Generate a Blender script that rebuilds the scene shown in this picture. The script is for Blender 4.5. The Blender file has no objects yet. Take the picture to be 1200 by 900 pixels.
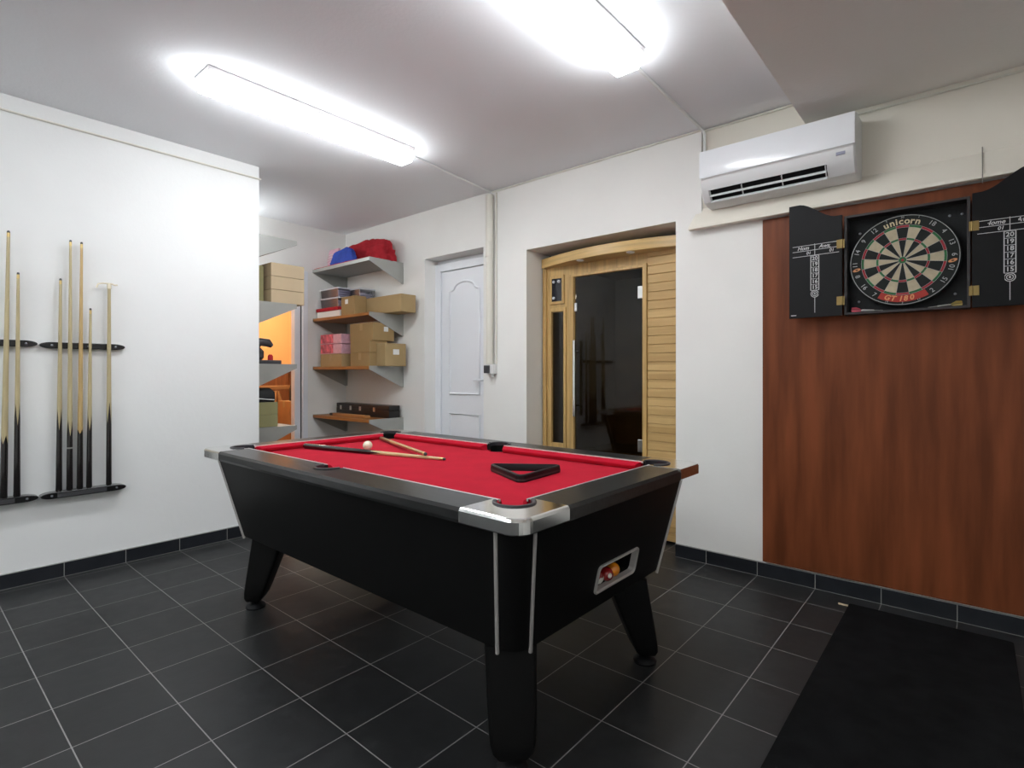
import bpy, bmesh, math, random
from mathutils import Vector, Matrix, Quaternion, noise
random.seed(7)
S = bpy.context.scene
COL = S.collection
PI = math.pi
R = math.radians

# ------------------------------------------------------------------ camera, world, exposure
cam_d = bpy.data.cameras.new('camera')
cam = bpy.data.objects.new('camera', cam_d)
COL.objects.link(cam)
cam.location = (3.661, -0.690, 1.180)
cam.rotation_euler = (PI / 2, 0, 0.708)
cam_d.sensor_width = 36.0
cam_d.lens = 632.67 / 1200 * 36.0
cam_d.shift_y = -12.611 / 1200
cam_d.clip_start = 0.02
S.camera = cam
wd = bpy.data.worlds.new('world')
S.world = wd
wd.use_nodes = True
wd.node_tree.nodes['Background'].inputs[0].default_value = (0.5, 0.55, 0.6, 1)
wd.node_tree.nodes['Background'].inputs[1].default_value = 0.02
S.view_settings.view_transform = 'Standard'
S.view_settings.look = 'None'
S.view_settings.exposure = 1.22
S.view_settings.gamma = 1.0
S.view_settings.use_curve_mapping = False
LAMP = 11.0            # brightness of the fluorescent diffusers
ORANGE_ROOM_W = 30.0   # unseen light added for the orange room

# ------------------------------------------------------------------ materials
def mat(name, col, rough=0.5, metal=0.0, spec=0.5, coat=0.0, var=0.0, vscale=8.0, bump=0.0, bscale=60.0, stretch=(1, 1, 1), emit=None, sheen=0.0):
    m = bpy.data.materials.new(name)
    m.use_nodes = True
    nt = m.node_tree
    b = nt.nodes['Principled BSDF']
    b.inputs['Base Color'].default_value = (*col, 1)
    b.inputs['Roughness'].default_value = rough
    b.inputs['Metallic'].default_value = metal
    b.inputs['Specular IOR Level'].default_value = spec
    b.inputs['Coat Weight'].default_value = coat
    b.inputs['Coat Roughness'].default_value = 0.08
    b.inputs['Sheen Weight'].default_value = sheen
    tc = nt.nodes.new('ShaderNodeTexCoord')
    mp = nt.nodes.new('ShaderNodeMapping')
    mp.inputs['Scale'].default_value = stretch
    nt.links.new(tc.outputs['Object'], mp.inputs['Vector'])
    if var:
        n = nt.nodes.new('ShaderNodeTexNoise')
        n.inputs['Scale'].default_value = vscale
        n.inputs['Detail'].default_value = 5
        nt.links.new(mp.outputs[0], n.inputs['Vector'])
        r = nt.nodes.new('ShaderNodeValToRGB')
        r.color_ramp.elements[0].position = 0.3
        r.color_ramp.elements[1].position = 0.7
        r.color_ramp.elements[0].color = (*[c * (1 - var) for c in col], 1)
        r.color_ramp.elements[1].color = (*[min(1, c * (1 + var)) for c in col], 1)
        nt.links.new(n.outputs['Fac'], r.inputs['Fac'])
        nt.links.new(r.outputs['Color'], b.inputs['Base Color'])
    if bump:
        n2 = nt.nodes.new('ShaderNodeTexNoise')
        n2.inputs['Scale'].default_value = bscale
        n2.inputs['Detail'].default_value = 4
        nt.links.new(mp.outputs[0], n2.inputs['Vector'])
        bp = nt.nodes.new('ShaderNodeBump')
        bp.inputs['Strength'].default_value = bump
        bp.inputs['Distance'].default_value = 0.01
        nt.links.new(n2.outputs['Fac'], bp.inputs['Height'])
        nt.links.new(bp.outputs['Normal'], b.inputs['Normal'])
    if emit:
        b.inputs['Emission Color'].default_value = (*emit[0], 1)
        b.inputs['Emission Strength'].default_value = emit[1]
    return m

def tile_mat(name, base, grout, board=False):
    """Square tiles on a 0.30 m grid in world metres with pale joints."""
    m = mat(name, base, rough=0.42, spec=0.30)
    nt = m.node_tree
    b = nt.nodes['Principled BSDF']
    geo = nt.nodes.new('ShaderNodeNewGeometry')
    sep = nt.nodes.new('ShaderNodeSeparateXYZ')
    nt.links.new(geo.outputs['Position'], sep.inputs[0])
    def mth(op, a, bb=None):
        n = nt.nodes.new('ShaderNodeMath')
        n.operation = op
        for i, v in enumerate((a, bb)):
            if v is None:
                continue
            if isinstance(v, (int, float)):
                n.inputs[i].default_value = v
            else:
                nt.links.new(v, n.inputs[i])
        return n.outputs[0]
    masks = []
    cells = []
    for ax, hw in (('X', 0.0062), ('Y', 0.0062)):
        q = mth('ADD', mth('DIVIDE', sep.outputs[ax], 0.3), 100.5)
        fr = mth('ABSOLUTE', mth('SUBTRACT', mth('FRACT', q), 0.5))
        masks.append(mth('LESS_THAN', fr, hw))
        cells.append(mth('FLOOR', mth('ADD', mth('DIVIDE', sep.outputs[ax], 0.3), 100.0)))
    g = mth('MAXIMUM', masks[0], masks[1])
    if board:
        g = mth('MAXIMUM', g, mth('GREATER_THAN', sep.outputs['Z'], 0.0805))
        g = mth('MAXIMUM', g, mth('LESS_THAN', sep.outputs['Z'], 0.003))
    comb = nt.nodes.new('ShaderNodeCombineXYZ')
    nt.links.new(cells[0], comb.inputs[0])
    nt.links.new(cells[1], comb.inputs[1])
    wn = nt.nodes.new('ShaderNodeTexWhiteNoise')
    nt.links.new(comb.outputs[0], wn.inputs['Vector'])
    n = nt.nodes.new('ShaderNodeTexNoise')
    n.inputs['Scale'].default_value = 14
    n.inputs['Detail'].default_value = 8
    nt.links.new(geo.outputs['Position'], n.inputs['Vector'])
    k = mth('ADD', mth('MULTIPLY', wn.outputs['Value'], 0.25), mth('MULTIPLY', n.outputs['Fac'], 0.9))
    mixb = nt.nodes.new('ShaderNodeMix')
    mixb.data_type = 'RGBA'
    nt.links.new(k, mixb.inputs[0])
    mixb.inputs[6].default_value = (*[c * 0.55 for c in base], 1)
    mixb.inputs[7].default_value = (*[c * 1.5 for c in base], 1)
    mixg = nt.nodes.new('ShaderNodeMix')
    mixg.data_type = 'RGBA'
    nt.links.new(g, mixg.inputs[0])
    nt.links.new(mixb.outputs[2], mixg.inputs[6])
    mixg.inputs[7].default_value = (*grout, 1)
    nt.links.new(mixg.outputs[2], b.inputs['Base Color'])
    rr = mth('ADD', mth('MULTIPLY', g, 0.4), mth('ADD', 0.36, mth('MULTIPLY', n.outputs['Fac'], 0.16)))
    nt.links.new(rr, b.inputs['Roughness'])
    bp = nt.nodes.new('ShaderNodeBump')
    bp.inputs['Strength'].default_value = 0.35
    bp.inputs['Distance'].default_value = 0.004
    nt.links.new(mth('SUBTRACT', mth('MULTIPLY', n.outputs['Fac'], 0.5), g), bp.inputs['Height'])
    nt.links.new(bp.outputs['Normal'], b.inputs['Normal'])
    return m

def plank_mat(name, c0, c1, board=0.062, rough=0.45):
    """Horizontal boards: a tone per board and grain that runs along X."""
    m = mat(name, c0, rough=rough)
    nt = m.node_tree
    b = nt.nodes['Principled BSDF']
    geo = nt.nodes.new('ShaderNodeNewGeometry')
    sep = nt.nodes.new('ShaderNodeSeparateXYZ')
    nt.links.new(geo.outputs['Position'], sep.inputs[0])
    d = nt.nodes.new('ShaderNodeMath'); d.operation = 'DIVIDE'; d.inputs[1].default_value = board
    nt.links.new(sep.outputs['Z'], d.inputs[0])
    fl = nt.nodes.new('ShaderNodeMath'); fl.operation = 'FLOOR'
    nt.links.new(d.outputs[0], fl.inputs[0])
    wn = nt.nodes.new('ShaderNodeTexWhiteNoise'); wn.noise_dimensions = '1D'
    nt.links.new(fl.outputs[0], wn.inputs['W'])
    mp = nt.nodes.new('ShaderNodeMapping'); mp.inputs['Scale'].default_value = (1.2, 1.2, 45)
    nt.links.new(geo.outputs['Position'], mp.inputs['Vector'])
    n = nt.nodes.new('ShaderNodeTexNoise'); n.inputs['Scale'].default_value = 3; n.inputs['Detail'].default_value = 4
    nt.links.new(mp.outputs[0], n.inputs['Vector'])
    ad = nt.nodes.new('ShaderNodeMath'); ad.operation = 'MULTIPLY_ADD'; ad.inputs[1].default_value = 0.6
    nt.links.new(n.outputs['Fac'], ad.inputs[0])
    m2 = nt.nodes.new('ShaderNodeMath'); m2.operation = 'MULTIPLY'; m2.inputs[1].default_value = 0.6
    nt.links.new(wn.outputs['Value'], m2.inputs[0])
    nt.links.new(m2.outputs[0], ad.inputs[2])
    mix = nt.nodes.new('ShaderNodeMix'); mix.data_type = 'RGBA'
    nt.links.new(ad.outputs[0], mix.inputs[0])
    mix.inputs[6].default_value = (*c0, 1)
    mix.inputs[7].default_value = (*c1, 1)
    nt.links.new(mix.outputs[2], b.inputs['Base Color'])
    return m

def glass_mat(name, tint, rough=0.02, ior=1.5, gloss=(1, 1, 1)):
    m = bpy.data.materials.new(name)
    m.use_nodes = True
    nt = m.node_tree
    nt.nodes.clear()
    out = nt.nodes.new('ShaderNodeOutputMaterial')
    t = nt.nodes.new('ShaderNodeBsdfTransparent'); t.inputs[0].default_value = (*tint, 1)
    g = nt.nodes.new('ShaderNodeBsdfGlossy'); g.inputs['Color'].default_value = (*gloss, 1); g.inputs['Roughness'].default_value = rough
    f = nt.nodes.new('ShaderNodeFresnel'); f.inputs[0].default_value = ior
    mx = nt.nodes.new('ShaderNodeMixShader')
    nt.links.new(f.outputs[0], mx.inputs[0])
    nt.links.new(t.outputs[0], mx.inputs[1])
    nt.links.new(g.outputs[0], mx.inputs[2])
    nt.links.new(mx.outputs[0], out.inputs[0])
    return m

M = dict(
    wall=mat('white wall paint', (0.86, 0.855, 0.825), 0.85, spec=0.2, var=0.02, vscale=2.2, bump=0.06, bscale=45),
    wall_l=mat('left wall paint', (0.83, 0.84, 0.835), 0.85, spec=0.2, var=0.02, vscale=1.6, bump=0.07, bscale=40),
    beige=mat('cream wall paint', (0.82, 0.78, 0.69), 0.8, spec=0.2, var=0.02, vscale=3),
    ceil=mat('ceiling paint', (0.885, 0.905, 0.93), 0.9, spec=0.15, bump=0.1, bscale=60),
    soffit=mat('soffit paint', (0.86, 0.84, 0.80), 0.9, spec=0.15, bump=0.1, bscale=60),
    tile=tile_mat('black floor tile', (0.020, 0.021, 0.022), (0.26, 0.255, 0.25)),
    skirt=tile_mat('black skirting tile', (0.014, 0.016, 0.020), (0.30, 0.30, 0.29), True),
    white=mat('white plastic', (0.83, 0.84, 0.83), 0.35),
    upvc=mat('white door plastic', (0.86, 0.885, 0.925), 0.4),
    cream_pipe=mat('cream painted pipe', (0.74, 0.72, 0.64), 0.5),
    lamp=mat('glowing diffuser', (0.9, 0.9, 0.9), 0.4, emit=((0.94, 0.975, 1.0), LAMP)),
    lampbase=mat('lamp tray', (0.80, 0.78, 0.78), 0.4),
    body=mat('black table laminate', (0.0048, 0.0048, 0.0048), 0.45, spec=0.15, bump=0.04, bscale=200),
    rail=mat('black rail laminate', (0.016, 0.0165, 0.0165), 0.28, spec=0.42, var=0.45, vscale=5, stretch=(2, 14, 14)),
    chrome=mat('chrome', (0.78, 0.78, 0.76), 0.13, metal=1),
    alu=mat('brushed aluminium', (0.45, 0.43, 0.415), 0.4, metal=0.25),
    trim=mat('silver trim', (0.85, 0.84, 0.83), 0.3, metal=0.4),
    cloth=mat('red cloth', (0.44, 0.010, 0.028), 0.95, spec=0.04, var=0.08, vscale=9, bump=0.05, bscale=400, sheen=0.03),
    rubber=mat('black rubber', (0.007, 0.007, 0.008), 0.5, spec=0.22),
    pocket=mat('pocket rim plastic', (0.03, 0.03, 0.036), 0.35),
    dark=mat('dark cavity', (0.006, 0.006, 0.006), 0.8, spec=0.1),
    mat_r=mat('black mat pile', (0.0075, 0.0078, 0.0085), 0.95, spec=0.08, var=0.35, vscale=11, bump=0.4, bscale=350),
    maroon=mat('mahogany veneer', (0.178, 0.050, 0.018), 0.45, spec=0.18, var=0.30, vscale=2.2, stretch=(7, 7, 0.7)),
    slat=plank_mat('pine boards', (0.42, 0.255, 0.085), (0.66, 0.45, 0.19)),
    pine=mat('pale pine', (0.56, 0.365, 0.135), 0.4, var=0.2, vscale=3, stretch=(14, 14, 0.8)),
    pine_h=mat('pale pine crosswise', (0.60, 0.40, 0.155), 0.35, var=0.18, vscale=3, stretch=(0.9, 0.9, 16)),
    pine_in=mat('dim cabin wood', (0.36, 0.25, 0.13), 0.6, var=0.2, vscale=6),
    sglass=glass_mat('smoked glass', (0.52, 0.48, 0.42), ior=1.38),
    maple=mat('maple cue wood', (0.60, 0.47, 0.24), 0.3, var=0.12, vscale=6, stretch=(10, 10, 1), coat=0.3),
    maple_w=mat('olive maple cue wood', (0.47, 0.39, 0.22), 0.35, var=0.12, vscale=6, stretch=(10, 10, 1), coat=0.2),  # duller, greener maple for the wall rack cues
    brown_w=mat('brown cue wood', (0.33, 0.19, 0.075), 0.3, var=0.15, vscale=6, stretch=(10, 10, 1), coat=0.3),
    maple2=mat('amber cue wood', (0.50, 0.34, 0.14), 0.3, var=0.12, vscale=6, stretch=(10, 10, 1), coat=0.3),
    ebony=mat('black cue butt', (0.010, 0.008, 0.008), 0.22, coat=0.5),
    walnut=mat('brown cue butt', (0.10, 0.05, 0.025), 0.3, coat=0.3),
    ferrule=mat('brass ferrule', (0.62, 0.46, 0.20), 0.3, metal=0.9),
    tip=mat('grey cue tip', (0.05, 0.055, 0.06), 0.8),
    rack=mat('black lacquer rack', (0.007, 0.007, 0.008), 0.22, coat=0.4),
    cap=mat('grey screw cap', (0.22, 0.23, 0.25), 0.4, metal=0.6),
    brass=mat('aged brass', (0.24, 0.17, 0.065), 0.4, metal=0.85),
    cab=mat('black cabinet paint', (0.008, 0.008, 0.009), 0.55, spec=0.2),
    cab_edge=mat('grey cabinet edge', (0.045, 0.042, 0.043), 0.5, spec=0.3),
    felt=mat('black cabinet lining', (0.008, 0.009, 0.010), 0.8, bump=0.2, bscale=200),
    chalk=mat('white marking', (0.62, 0.62, 0.62), 0.7),
    d_black=mat('dartboard black sisal', (0.014, 0.017, 0.016), 0.9, bump=0.2, bscale=500),
    d_cream=mat('dartboard cream sisal', (0.50, 0.43, 0.30), 0.9, bump=0.2, bscale=500, var=0.08, vscale=40),
    d_red=mat('dartboard red sisal', (0.34, 0.032, 0.045), 0.9),
    d_green=mat('dartboard green sisal', (0.035, 0.15, 0.055), 0.9),
    d_wire=mat('dartboard wire', (0.42, 0.43, 0.43), 0.4, metal=0.6),
    d_text=mat('cream board lettering', (0.62, 0.53, 0.34), 0.7),
    d_peach=mat('orange board lettering', (0.70, 0.30, 0.13), 0.7),
    d_badge=mat('red board badge', (0.38, 0.03, 0.02), 0.7),
    shelf=mat('galvanised bracket steel', (0.44, 0.45, 0.43), 0.38, metal=0.55, var=0.08, vscale=4),
    shelf_wood=mat('orange stained shelf wood', (0.36, 0.15, 0.04), 0.4, var=0.2, vscale=4, stretch=(1, 12, 12)),
    shelf_grey=mat('grey shelf board', (0.33, 0.33, 0.32), 0.5),
    card=mat('brown cardboard', (0.36, 0.245, 0.115), 0.8, spec=0.15, var=0.06, vscale=5),
    card2=mat('light brown cardboard', (0.42, 0.30, 0.15), 0.8, spec=0.15, var=0.06, vscale=5),
    card3=mat('pale tan card', (0.56, 0.44, 0.29), 0.8, spec=0.15, var=0.04, vscale=5),
    olive=mat('olive card', (0.28, 0.26, 0.12), 0.7, var=0.08),
    tape=mat('parcel tape', (0.40, 0.27, 0.12), 0.3),
    paper=mat('white paper label', (0.8, 0.8, 0.78), 0.6),
    lilac=mat('pale lilac folded linen', (0.62, 0.58, 0.66), 0.8, var=0.12, vscale=12),
    pink=mat('pink box card', (0.72, 0.42, 0.50), 0.5, var=0.15, vscale=30),
    pinkred=mat('red flower print', (0.66, 0.12, 0.16), 0.5, var=0.7, vscale=22),
    tub=None, tublid=mat('frosted tub lid', (0.55, 0.57, 0.63), 0.3),
    redcloth=mat('red fabric', (0.40, 0.025, 0.035), 0.9, spec=0.1, var=0.2, vscale=14, bump=0.4, bscale=40),
    bluecloth=mat('blue fabric', (0.045, 0.085, 0.40), 0.85, spec=0.1, var=0.2, vscale=14, bump=0.4, bscale=40),
    blackcase=mat('black case vinyl', (0.010, 0.010, 0.011), 0.35, bump=0.1, bscale=300),
    blackbag=mat('black nylon', (0.010, 0.010, 0.011), 0.7, bump=0.3, bscale=30),
    steel=mat('steel clasp', (0.6, 0.6, 0.58), 0.3, metal=1),
    orange=mat('orange wall paint', (0.86, 0.44, 0.17), 0.85, spec=0.15, var=0.05, vscale=2),
    brownwood=mat('red brown wood', (0.23, 0.075, 0.025), 0.4, var=0.25, vscale=4, stretch=(8, 8, 1)),
    tanwood=mat('tan wood', (0.40, 0.19, 0.07), 0.4, var=0.2, vscale=4),
    acw=mat('air conditioner plastic', (0.88, 0.90, 0.93), 0.18, spec=0.5, coat=0.3),
    acg=mat('air conditioner lower plastic', (0.70, 0.70, 0.70), 0.35),
    lcd=mat('grey display', (0.35, 0.36, 0.46), 0.2),
    b_cream=mat('ivory ball', (0.80, 0.73, 0.56), 0.12, coat=0.5),
    b_orange=mat('orange ball', (0.80, 0.25, 0.010), 0.12, coat=0.5),
    b_red=mat('dark red ball', (0.30, 0.010, 0.010), 0.12, coat=0.5),
    b_green=mat('green ball', (0.09, 0.30, 0.07), 0.12, coat=0.5),
    b_white=mat('white ball', (0.80, 0.76, 0.68), 0.12, coat=0.5),
    ctl=mat('control glass', (0.012, 0.014, 0.02), 0.12),
    knob=mat('pale knob', (0.55, 0.58, 0.62), 0.3),
    sock=mat('dark grey switch', (0.05, 0.05, 0.055), 0.4),
    flight_r=mat('pink red flight', (0.60, 0.10, 0.14), 0.5),
    flight_y=mat('gold flight', (0.50, 0.40, 0.14), 0.35, metal=0.4),
    stick=mat('pale wood stick', (0.60, 0.50, 0.34), 0.6),
    wire=mat('grey wire', (0.22, 0.20, 0.18), 0.6),
)
M['tub'] = glass_mat('clear tub plastic', (0.86, 0.87, 0.92), 0.2)

# ------------------------------------------------------------------ mesh helpers
class MB:
    def __init__(s):
        s.bm = bmesh.new()
        s.mi = 0
    def face(s, vs):
        f = s.bm.faces.new(vs); f.material_index = s.mi
        return f
    def poly(s, pts):
        return s.face([s.bm.verts.new(p) for p in pts])
    def box(s, x0, x1, y0, y1, z0, z1, T=None):
        v = [Vector((x, y, z)) for z in (z0, z1) for y in (y0, y1) for x in (x0, x1)]
        if T: v = [T @ p for p in v]
        v = [s.bm.verts.new(p) for p in v]
        for q in ((0, 2, 3, 1), (4, 5, 7, 6), (0, 1, 5, 4), (1, 3, 7, 5), (3, 2, 6, 7), (2, 0, 4, 6)):
            s.face([v[i] for i in q])
        return s
    def loft(s, loops, cap0=True, cap1=True, closed=True):
        rows = [[s.bm.verts.new(p) for p in l] for l in loops]
        n = len(rows[0])
        for a, b in zip(rows, rows[1:]):
            for i in range(n if closed else n - 1):
                j = (i + 1) % n
                s.face([a[i], a[j], b[j], b[i]])
        if cap0: s.face(rows[0][::-1])
        if cap1: s.face(rows[-1])
        return rows
    def lathe(s, prof, n=24, T=None, caps=True, ang=2 * PI):
        loops = []
        for r, z in prof:
            l = [Vector((r * math.cos(ang * i / n), r * math.sin(ang * i / n), z)) for i in range(n)]
            if T: l = [T @ p for p in l]
            loops.append(l)
        s.loft(loops, caps, caps)
        return s
    def tube(s, pts, r, n=10, caps=True):
        pts = [Vector(p) for p in pts]
        loops = []
        up0 = None
        for i, p in enumerate(pts):
            d = (pts[min(i + 1, len(pts) - 1)] - pts[max(i - 1, 0)]).normalized()
            ref = up0 if up0 is not None else (Vector((0, 0, 1)) if abs(d.z) < 0.9 else Vector((1, 0, 0)))
            u = (ref - d * ref.dot(d)).normalized()
            up0 = u
            w = d.cross(u)
            rr = r[i] if isinstance(r, (list, tuple)) else r
            loops.append([p + (u * math.cos(2 * PI * k / n) + w * math.sin(2 * PI * k / n)) * rr for k in range(n)])
        s.loft(loops, caps, caps)
        return s
    def prism(s, pts2, a, b, f):
        """extrude a 2D outline between a and b; f(u, v, w) gives the 3D point."""
        s.loft([[f(u, v, a) for u, v in pts2], [f(u, v, b) for u, v in pts2]])
        return s

def rrect(x0, x1, y0, y1, r, n=6):
    out = []
    for cx, cy, a0 in ((x1 - r, y0 + r, -90), (x1 - r, y1 - r, 0), (x0 + r, y1 - r, 90), (x0 + r, y0 + r, 180)):
        for i in range(n + 1):
            a = R(a0 + 90 * i / n)
            out.append((cx + r * math.cos(a), cy + r * math.sin(a)))
    return out

def world_loc(p):
    v = Vector((0, 0, 0))
    while p is not None:
        v += p.location
        p = p.parent
    return v

def obj(name, mb, mats, parent=None, origin=None, smooth=False, bevel=0.0, local=False, seg=2, weld=False):
    bm = mb.bm
    if weld: bmesh.ops.remove_doubles(bm, verts=bm.verts, dist=1e-6)
    bmesh.ops.recalc_face_normals(bm, faces=bm.faces)
    off = Vector((0, 0, 0)) if local else (world_loc(parent) if parent is not None else Vector(origin or (0, 0, 0)))
    if off.length:
        bmesh.ops.translate(bm, verts=bm.verts, vec=-off)
    me = bpy.data.meshes.new(name)
    bm.to_mesh(me)
    bm.free()
    for m in (mats if isinstance(mats, (list, tuple)) else [mats]):
        me.materials.append(m)
    o = bpy.data.objects.new(name, me)
    COL.objects.link(o)
    if parent is not None: o.parent = parent
    elif origin: o.location = origin
    if smooth:
        for p in me.polygons: p.use_smooth = True
        if smooth is not True:
            me.set_sharp_from_angle(angle=R(smooth))
    if bevel:
        b = o.modifiers.new('bevel', 'BEVEL')
        b.width = bevel; b.segments = seg; b.limit_method = 'ANGLE'; b.angle_limit = R(40)
    return o

def carve(o, cutters):
    """cut the cutter meshes (MB) out of o for good."""
    cs = []
    for c in cutters:
        q = obj('cutter', c, [], origin=(0, 0, 0))
        cs.append(q)
        b = o.modifiers.new('cut', 'BOOLEAN')
        b.object = q; b.operation = 'DIFFERENCE'; b.solver = 'EXACT'
    bpy.context.view_layer.update()
    dg = bpy.context.evaluated_depsgraph_get()
    me = bpy.data.meshes.new_from_object(o.evaluated_get(dg))
    o.modifiers.clear()
    o.data = me
    for q in cs: bpy.data.objects.remove(q)
    return o

def tag(o, label, cat, group=None, kind=None):
    o['label'] = label; o['category'] = cat
    if group: o['group'] = group
    if kind: o['kind'] = kind
    return o

def thing(name, label, cat, loc=(0, 0, 0), rotz=0.0, group=None):
    o = bpy.data.objects.new(name, None)
    COL.objects.link(o)
    o.location = loc; o.rotation_euler = (0, 0, rotz)
    o.empty_display_size = 0.1
    return tag(o, label, cat, group)

def struct(name, mb, m, label, cat, **k):
    return tag(obj(name, mb, m, **k), label, cat, kind='structure')

def add_text(mb, body, size, T, shear=0.0, depth=0.0006, align='CENTER', bold=0.0):
    cu = bpy.data.curves.new('lettering', 'FONT')
    cu.body = body; cu.size = size; cu.shear = shear; cu.extrude = depth; cu.align_x = align; cu.align_y = 'CENTER'
    cu.offset = bold; cu.resolution_u = 3
    o = bpy.data.objects.new('lettering', cu)
    COL.objects.link(o)
    bpy.context.view_layer.update()
    me = bpy.data.meshes.new_from_object(o.evaluated_get(bpy.context.evaluated_depsgraph_get()))
    me.transform(T)
    n0 = len(mb.bm.faces)
    mb.bm.from_mesh(me)
    mb.bm.faces.ensure_lookup_table()
    for f in mb.bm.faces[n0:]: f.material_index = mb.mi
    bpy.data.objects.remove(o); bpy.data.curves.remove(cu); bpy.data.meshes.remove(me)

def wallT(x, y, z, rot=0.0):
    """text on a surface that faces -Y."""
    return Matrix.Translation((x, y, z)) @ Matrix.Rotation(PI / 2, 4, 'X') @ Matrix.Rotation(rot, 4, 'Z')

# ------------------------------------------------------------------ the room
XL, YB, ZC = -0.361, 2.641, 2.706
XF = -1.60            # far wall of the nook
YE = 1.128            # end of the left wall
YU = 2.67             # wall face above the ledge
XR, YN = 5.0, -3.4

b = MB(); b.box(-3.8, XR + .12, YN - .12, 4.4, -0.12, 0.0)
struct('floor', b, M['tile'], 'black square floor tiles with pale grey joints', 'floor')
b = MB(); b.box(-3.8, 2.952, YN - .12, 4.4, ZC, ZC + .1); b.box(2.952, XR + .12, YN - .12, 4.4, ZC, ZC + .1)
struct('ceiling', b, M['ceil'], 'off-white painted ceiling carrying two fluorescent lamps', 'ceiling')
b = MB(); b.box(2.945, XR, YN, YU + .0, 2.572, ZC)
struct('ceiling_soffit', b, M['soffit'], 'grey dropped soffit above the air conditioner and dartboard', 'soffit')
b = MB(); b.box(XF - .12, XL, YN, YE, 0, ZC)
struct('wall_left', b, M['wall_l'], 'white wall carrying the cue racks', 'wall')
# back wall cut into cells around its openings
b = MB()
XS = [XF - .12, -0.275, 0.49, 0.961, 2.20, 2.367, XR]
ZS = [0, 2.125, 2.16, 2.255, ZC]
for i in range(len(XS) - 1):
    for j in range(len(ZS) - 1):
        x0, x1, z0, z1 = XS[i], XS[i + 1], ZS[j], ZS[j + 1]
        if i == 1 and z1 <= 2.256: continue
        if i == 3 and z1 <= 2.161: continue
        b.box(x0, x1, YU if (i == 5 and z0 >= 2.12) else YB, YB + .30, z0, z1)
struct('wall_back', b, M['wall'], 'white wall with the door niche and sauna niche', 'wall', weld=False)
b = MB(); b.box(2.367, XR, YU - .004, YU - .0005, 2.12, ZC)
struct('trim_1', b, M['beige'], 'cream painted wall area above the sloping ledge', 'wall')
b = MB()
b.prism([(YU - .006, 2.125), (YU - .006, 2.214), (2.578, 2.088), (2.572, 2.070), (2.60, 2.066), (YB - .001, 2.078), (YB - .001, 2.125)], 2.335, XR, lambda u, v, w: Vector((w - (0.028 if u < 2.62 and w < 3 else 0), u, v)))
struct('trim_2', b, M['beige'], 'cream sloping ledge above the mahogany panel', 'ledge', bevel=0.004)
b = MB(); b.box(XR, XR + .12, YN - .12, YB, 0, ZC)
struct('wall_right', b, M['wall'], 'white side wall of the games room', 'wall')
b = MB(); b.box(XF - .12, XR, YN - .12, YN, 0, ZC)
struct('wall_front', b, M['wall'], 'white wall facing the sauna', 'wall')
# far wall of the nook with the opening to the orange room
YO0, YO1, ZO = 1.25, 2.19, 2.235
b = MB()
b.box(XF - .12, XF, YE, YO0, 0, ZC); b.box(XF - .12, XF, YO1, YB + .0, 0, ZC); b.box(XF - .12, XF, YO0, YO1, ZO, ZC)
struct('wall_far', b, M['wall'], 'white nook wall around the opening to the orange room', 'wall')
# orange room
b = MB(); b.box(-3.8, -3.68, .3, 4.4, 0, ZC); b.box(-3.68, XF - .12, 4.28, 4.4, 0, ZC); b.box(-3.68, XF - .12, .3, .42, 0, ZC)
struct('wall_orange', b, M['orange'], 'orange wall seen through the nook opening', 'wall')
b = MB()
b.box(XF - .115, XF + .012, YO1 - .055, YO1 - .001, 0, ZO - .001)
b.box(XF - .115, XF + .012, YO0 + .001, YO0 + .055, 0, ZO - .001)
b.box(XF - .115, XF + .012, YO0 + .055, YO1 - .055, ZO - .055, ZO - .001)
dr = struct('door_2', b, M['upvc'], 'white door frame around the opening to the orange room', 'door frame', bevel=0.004)
b = MB()
b.box(XF - .105, XF - .03, YO1 - .125, YO1 - .062, 0, ZO - .06)
obj('door_stile', b, M['upvc'], dr, bevel=0.004)
b = MB()
b.box(XF - .05, XF - .02, YO1 - .0615, YO1 - .0565, 0, ZO - .06)
obj('door_seal', b, M['sock'], dr)

# skirting
b = MB(); b.box(XL, XL + .010, YN, YE + .010, 0, .085); b.box(XF + .02, XL, YE, YE + .010, 0, .085)
struct('baseboard_left', b, M['skirt'], 'black tile skirting under the cue racks', 'skirting', bevel=0.0015)
b = MB()
for x0, x1 in ((XF + .011, -.275), (.49, .961), (2.20, XR)):
    b.box(x0, x1, YB - .010, YB, 0, .085)
struct('baseboard_back', b, M['skirt'], 'black tile skirting under the mahogany panel', 'skirting', bevel=0.0015)
# thin surface conduits along the wall tops
b = MB(); b.tube([(XL + .006, YN + .02, 2.616), (XL + .006, YE + .012, 2.616)], 0.0065, 8)
struct('trim_3', b, M['cream_pipe'], 'thin white conduit along the top of the cue rack wall', 'conduit', smooth=40)
b = MB(); b.tube([(.60, YB - .007, ZC - .012), (2.36, YB - .007, ZC - .012), (2.372, YU - .013, ZC - .012), (2.90, YU - .013, ZC - .012)], 0.0065, 8)
b.tube([(2.96, YU - .013, 2.545), (4.9, YU - .013, 2.545)], 0.006, 8)
struct('trim_4', b, M['cream_pipe'], 'thin cream conduit along the top of the sauna wall', 'conduit', smooth=40)

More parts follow.
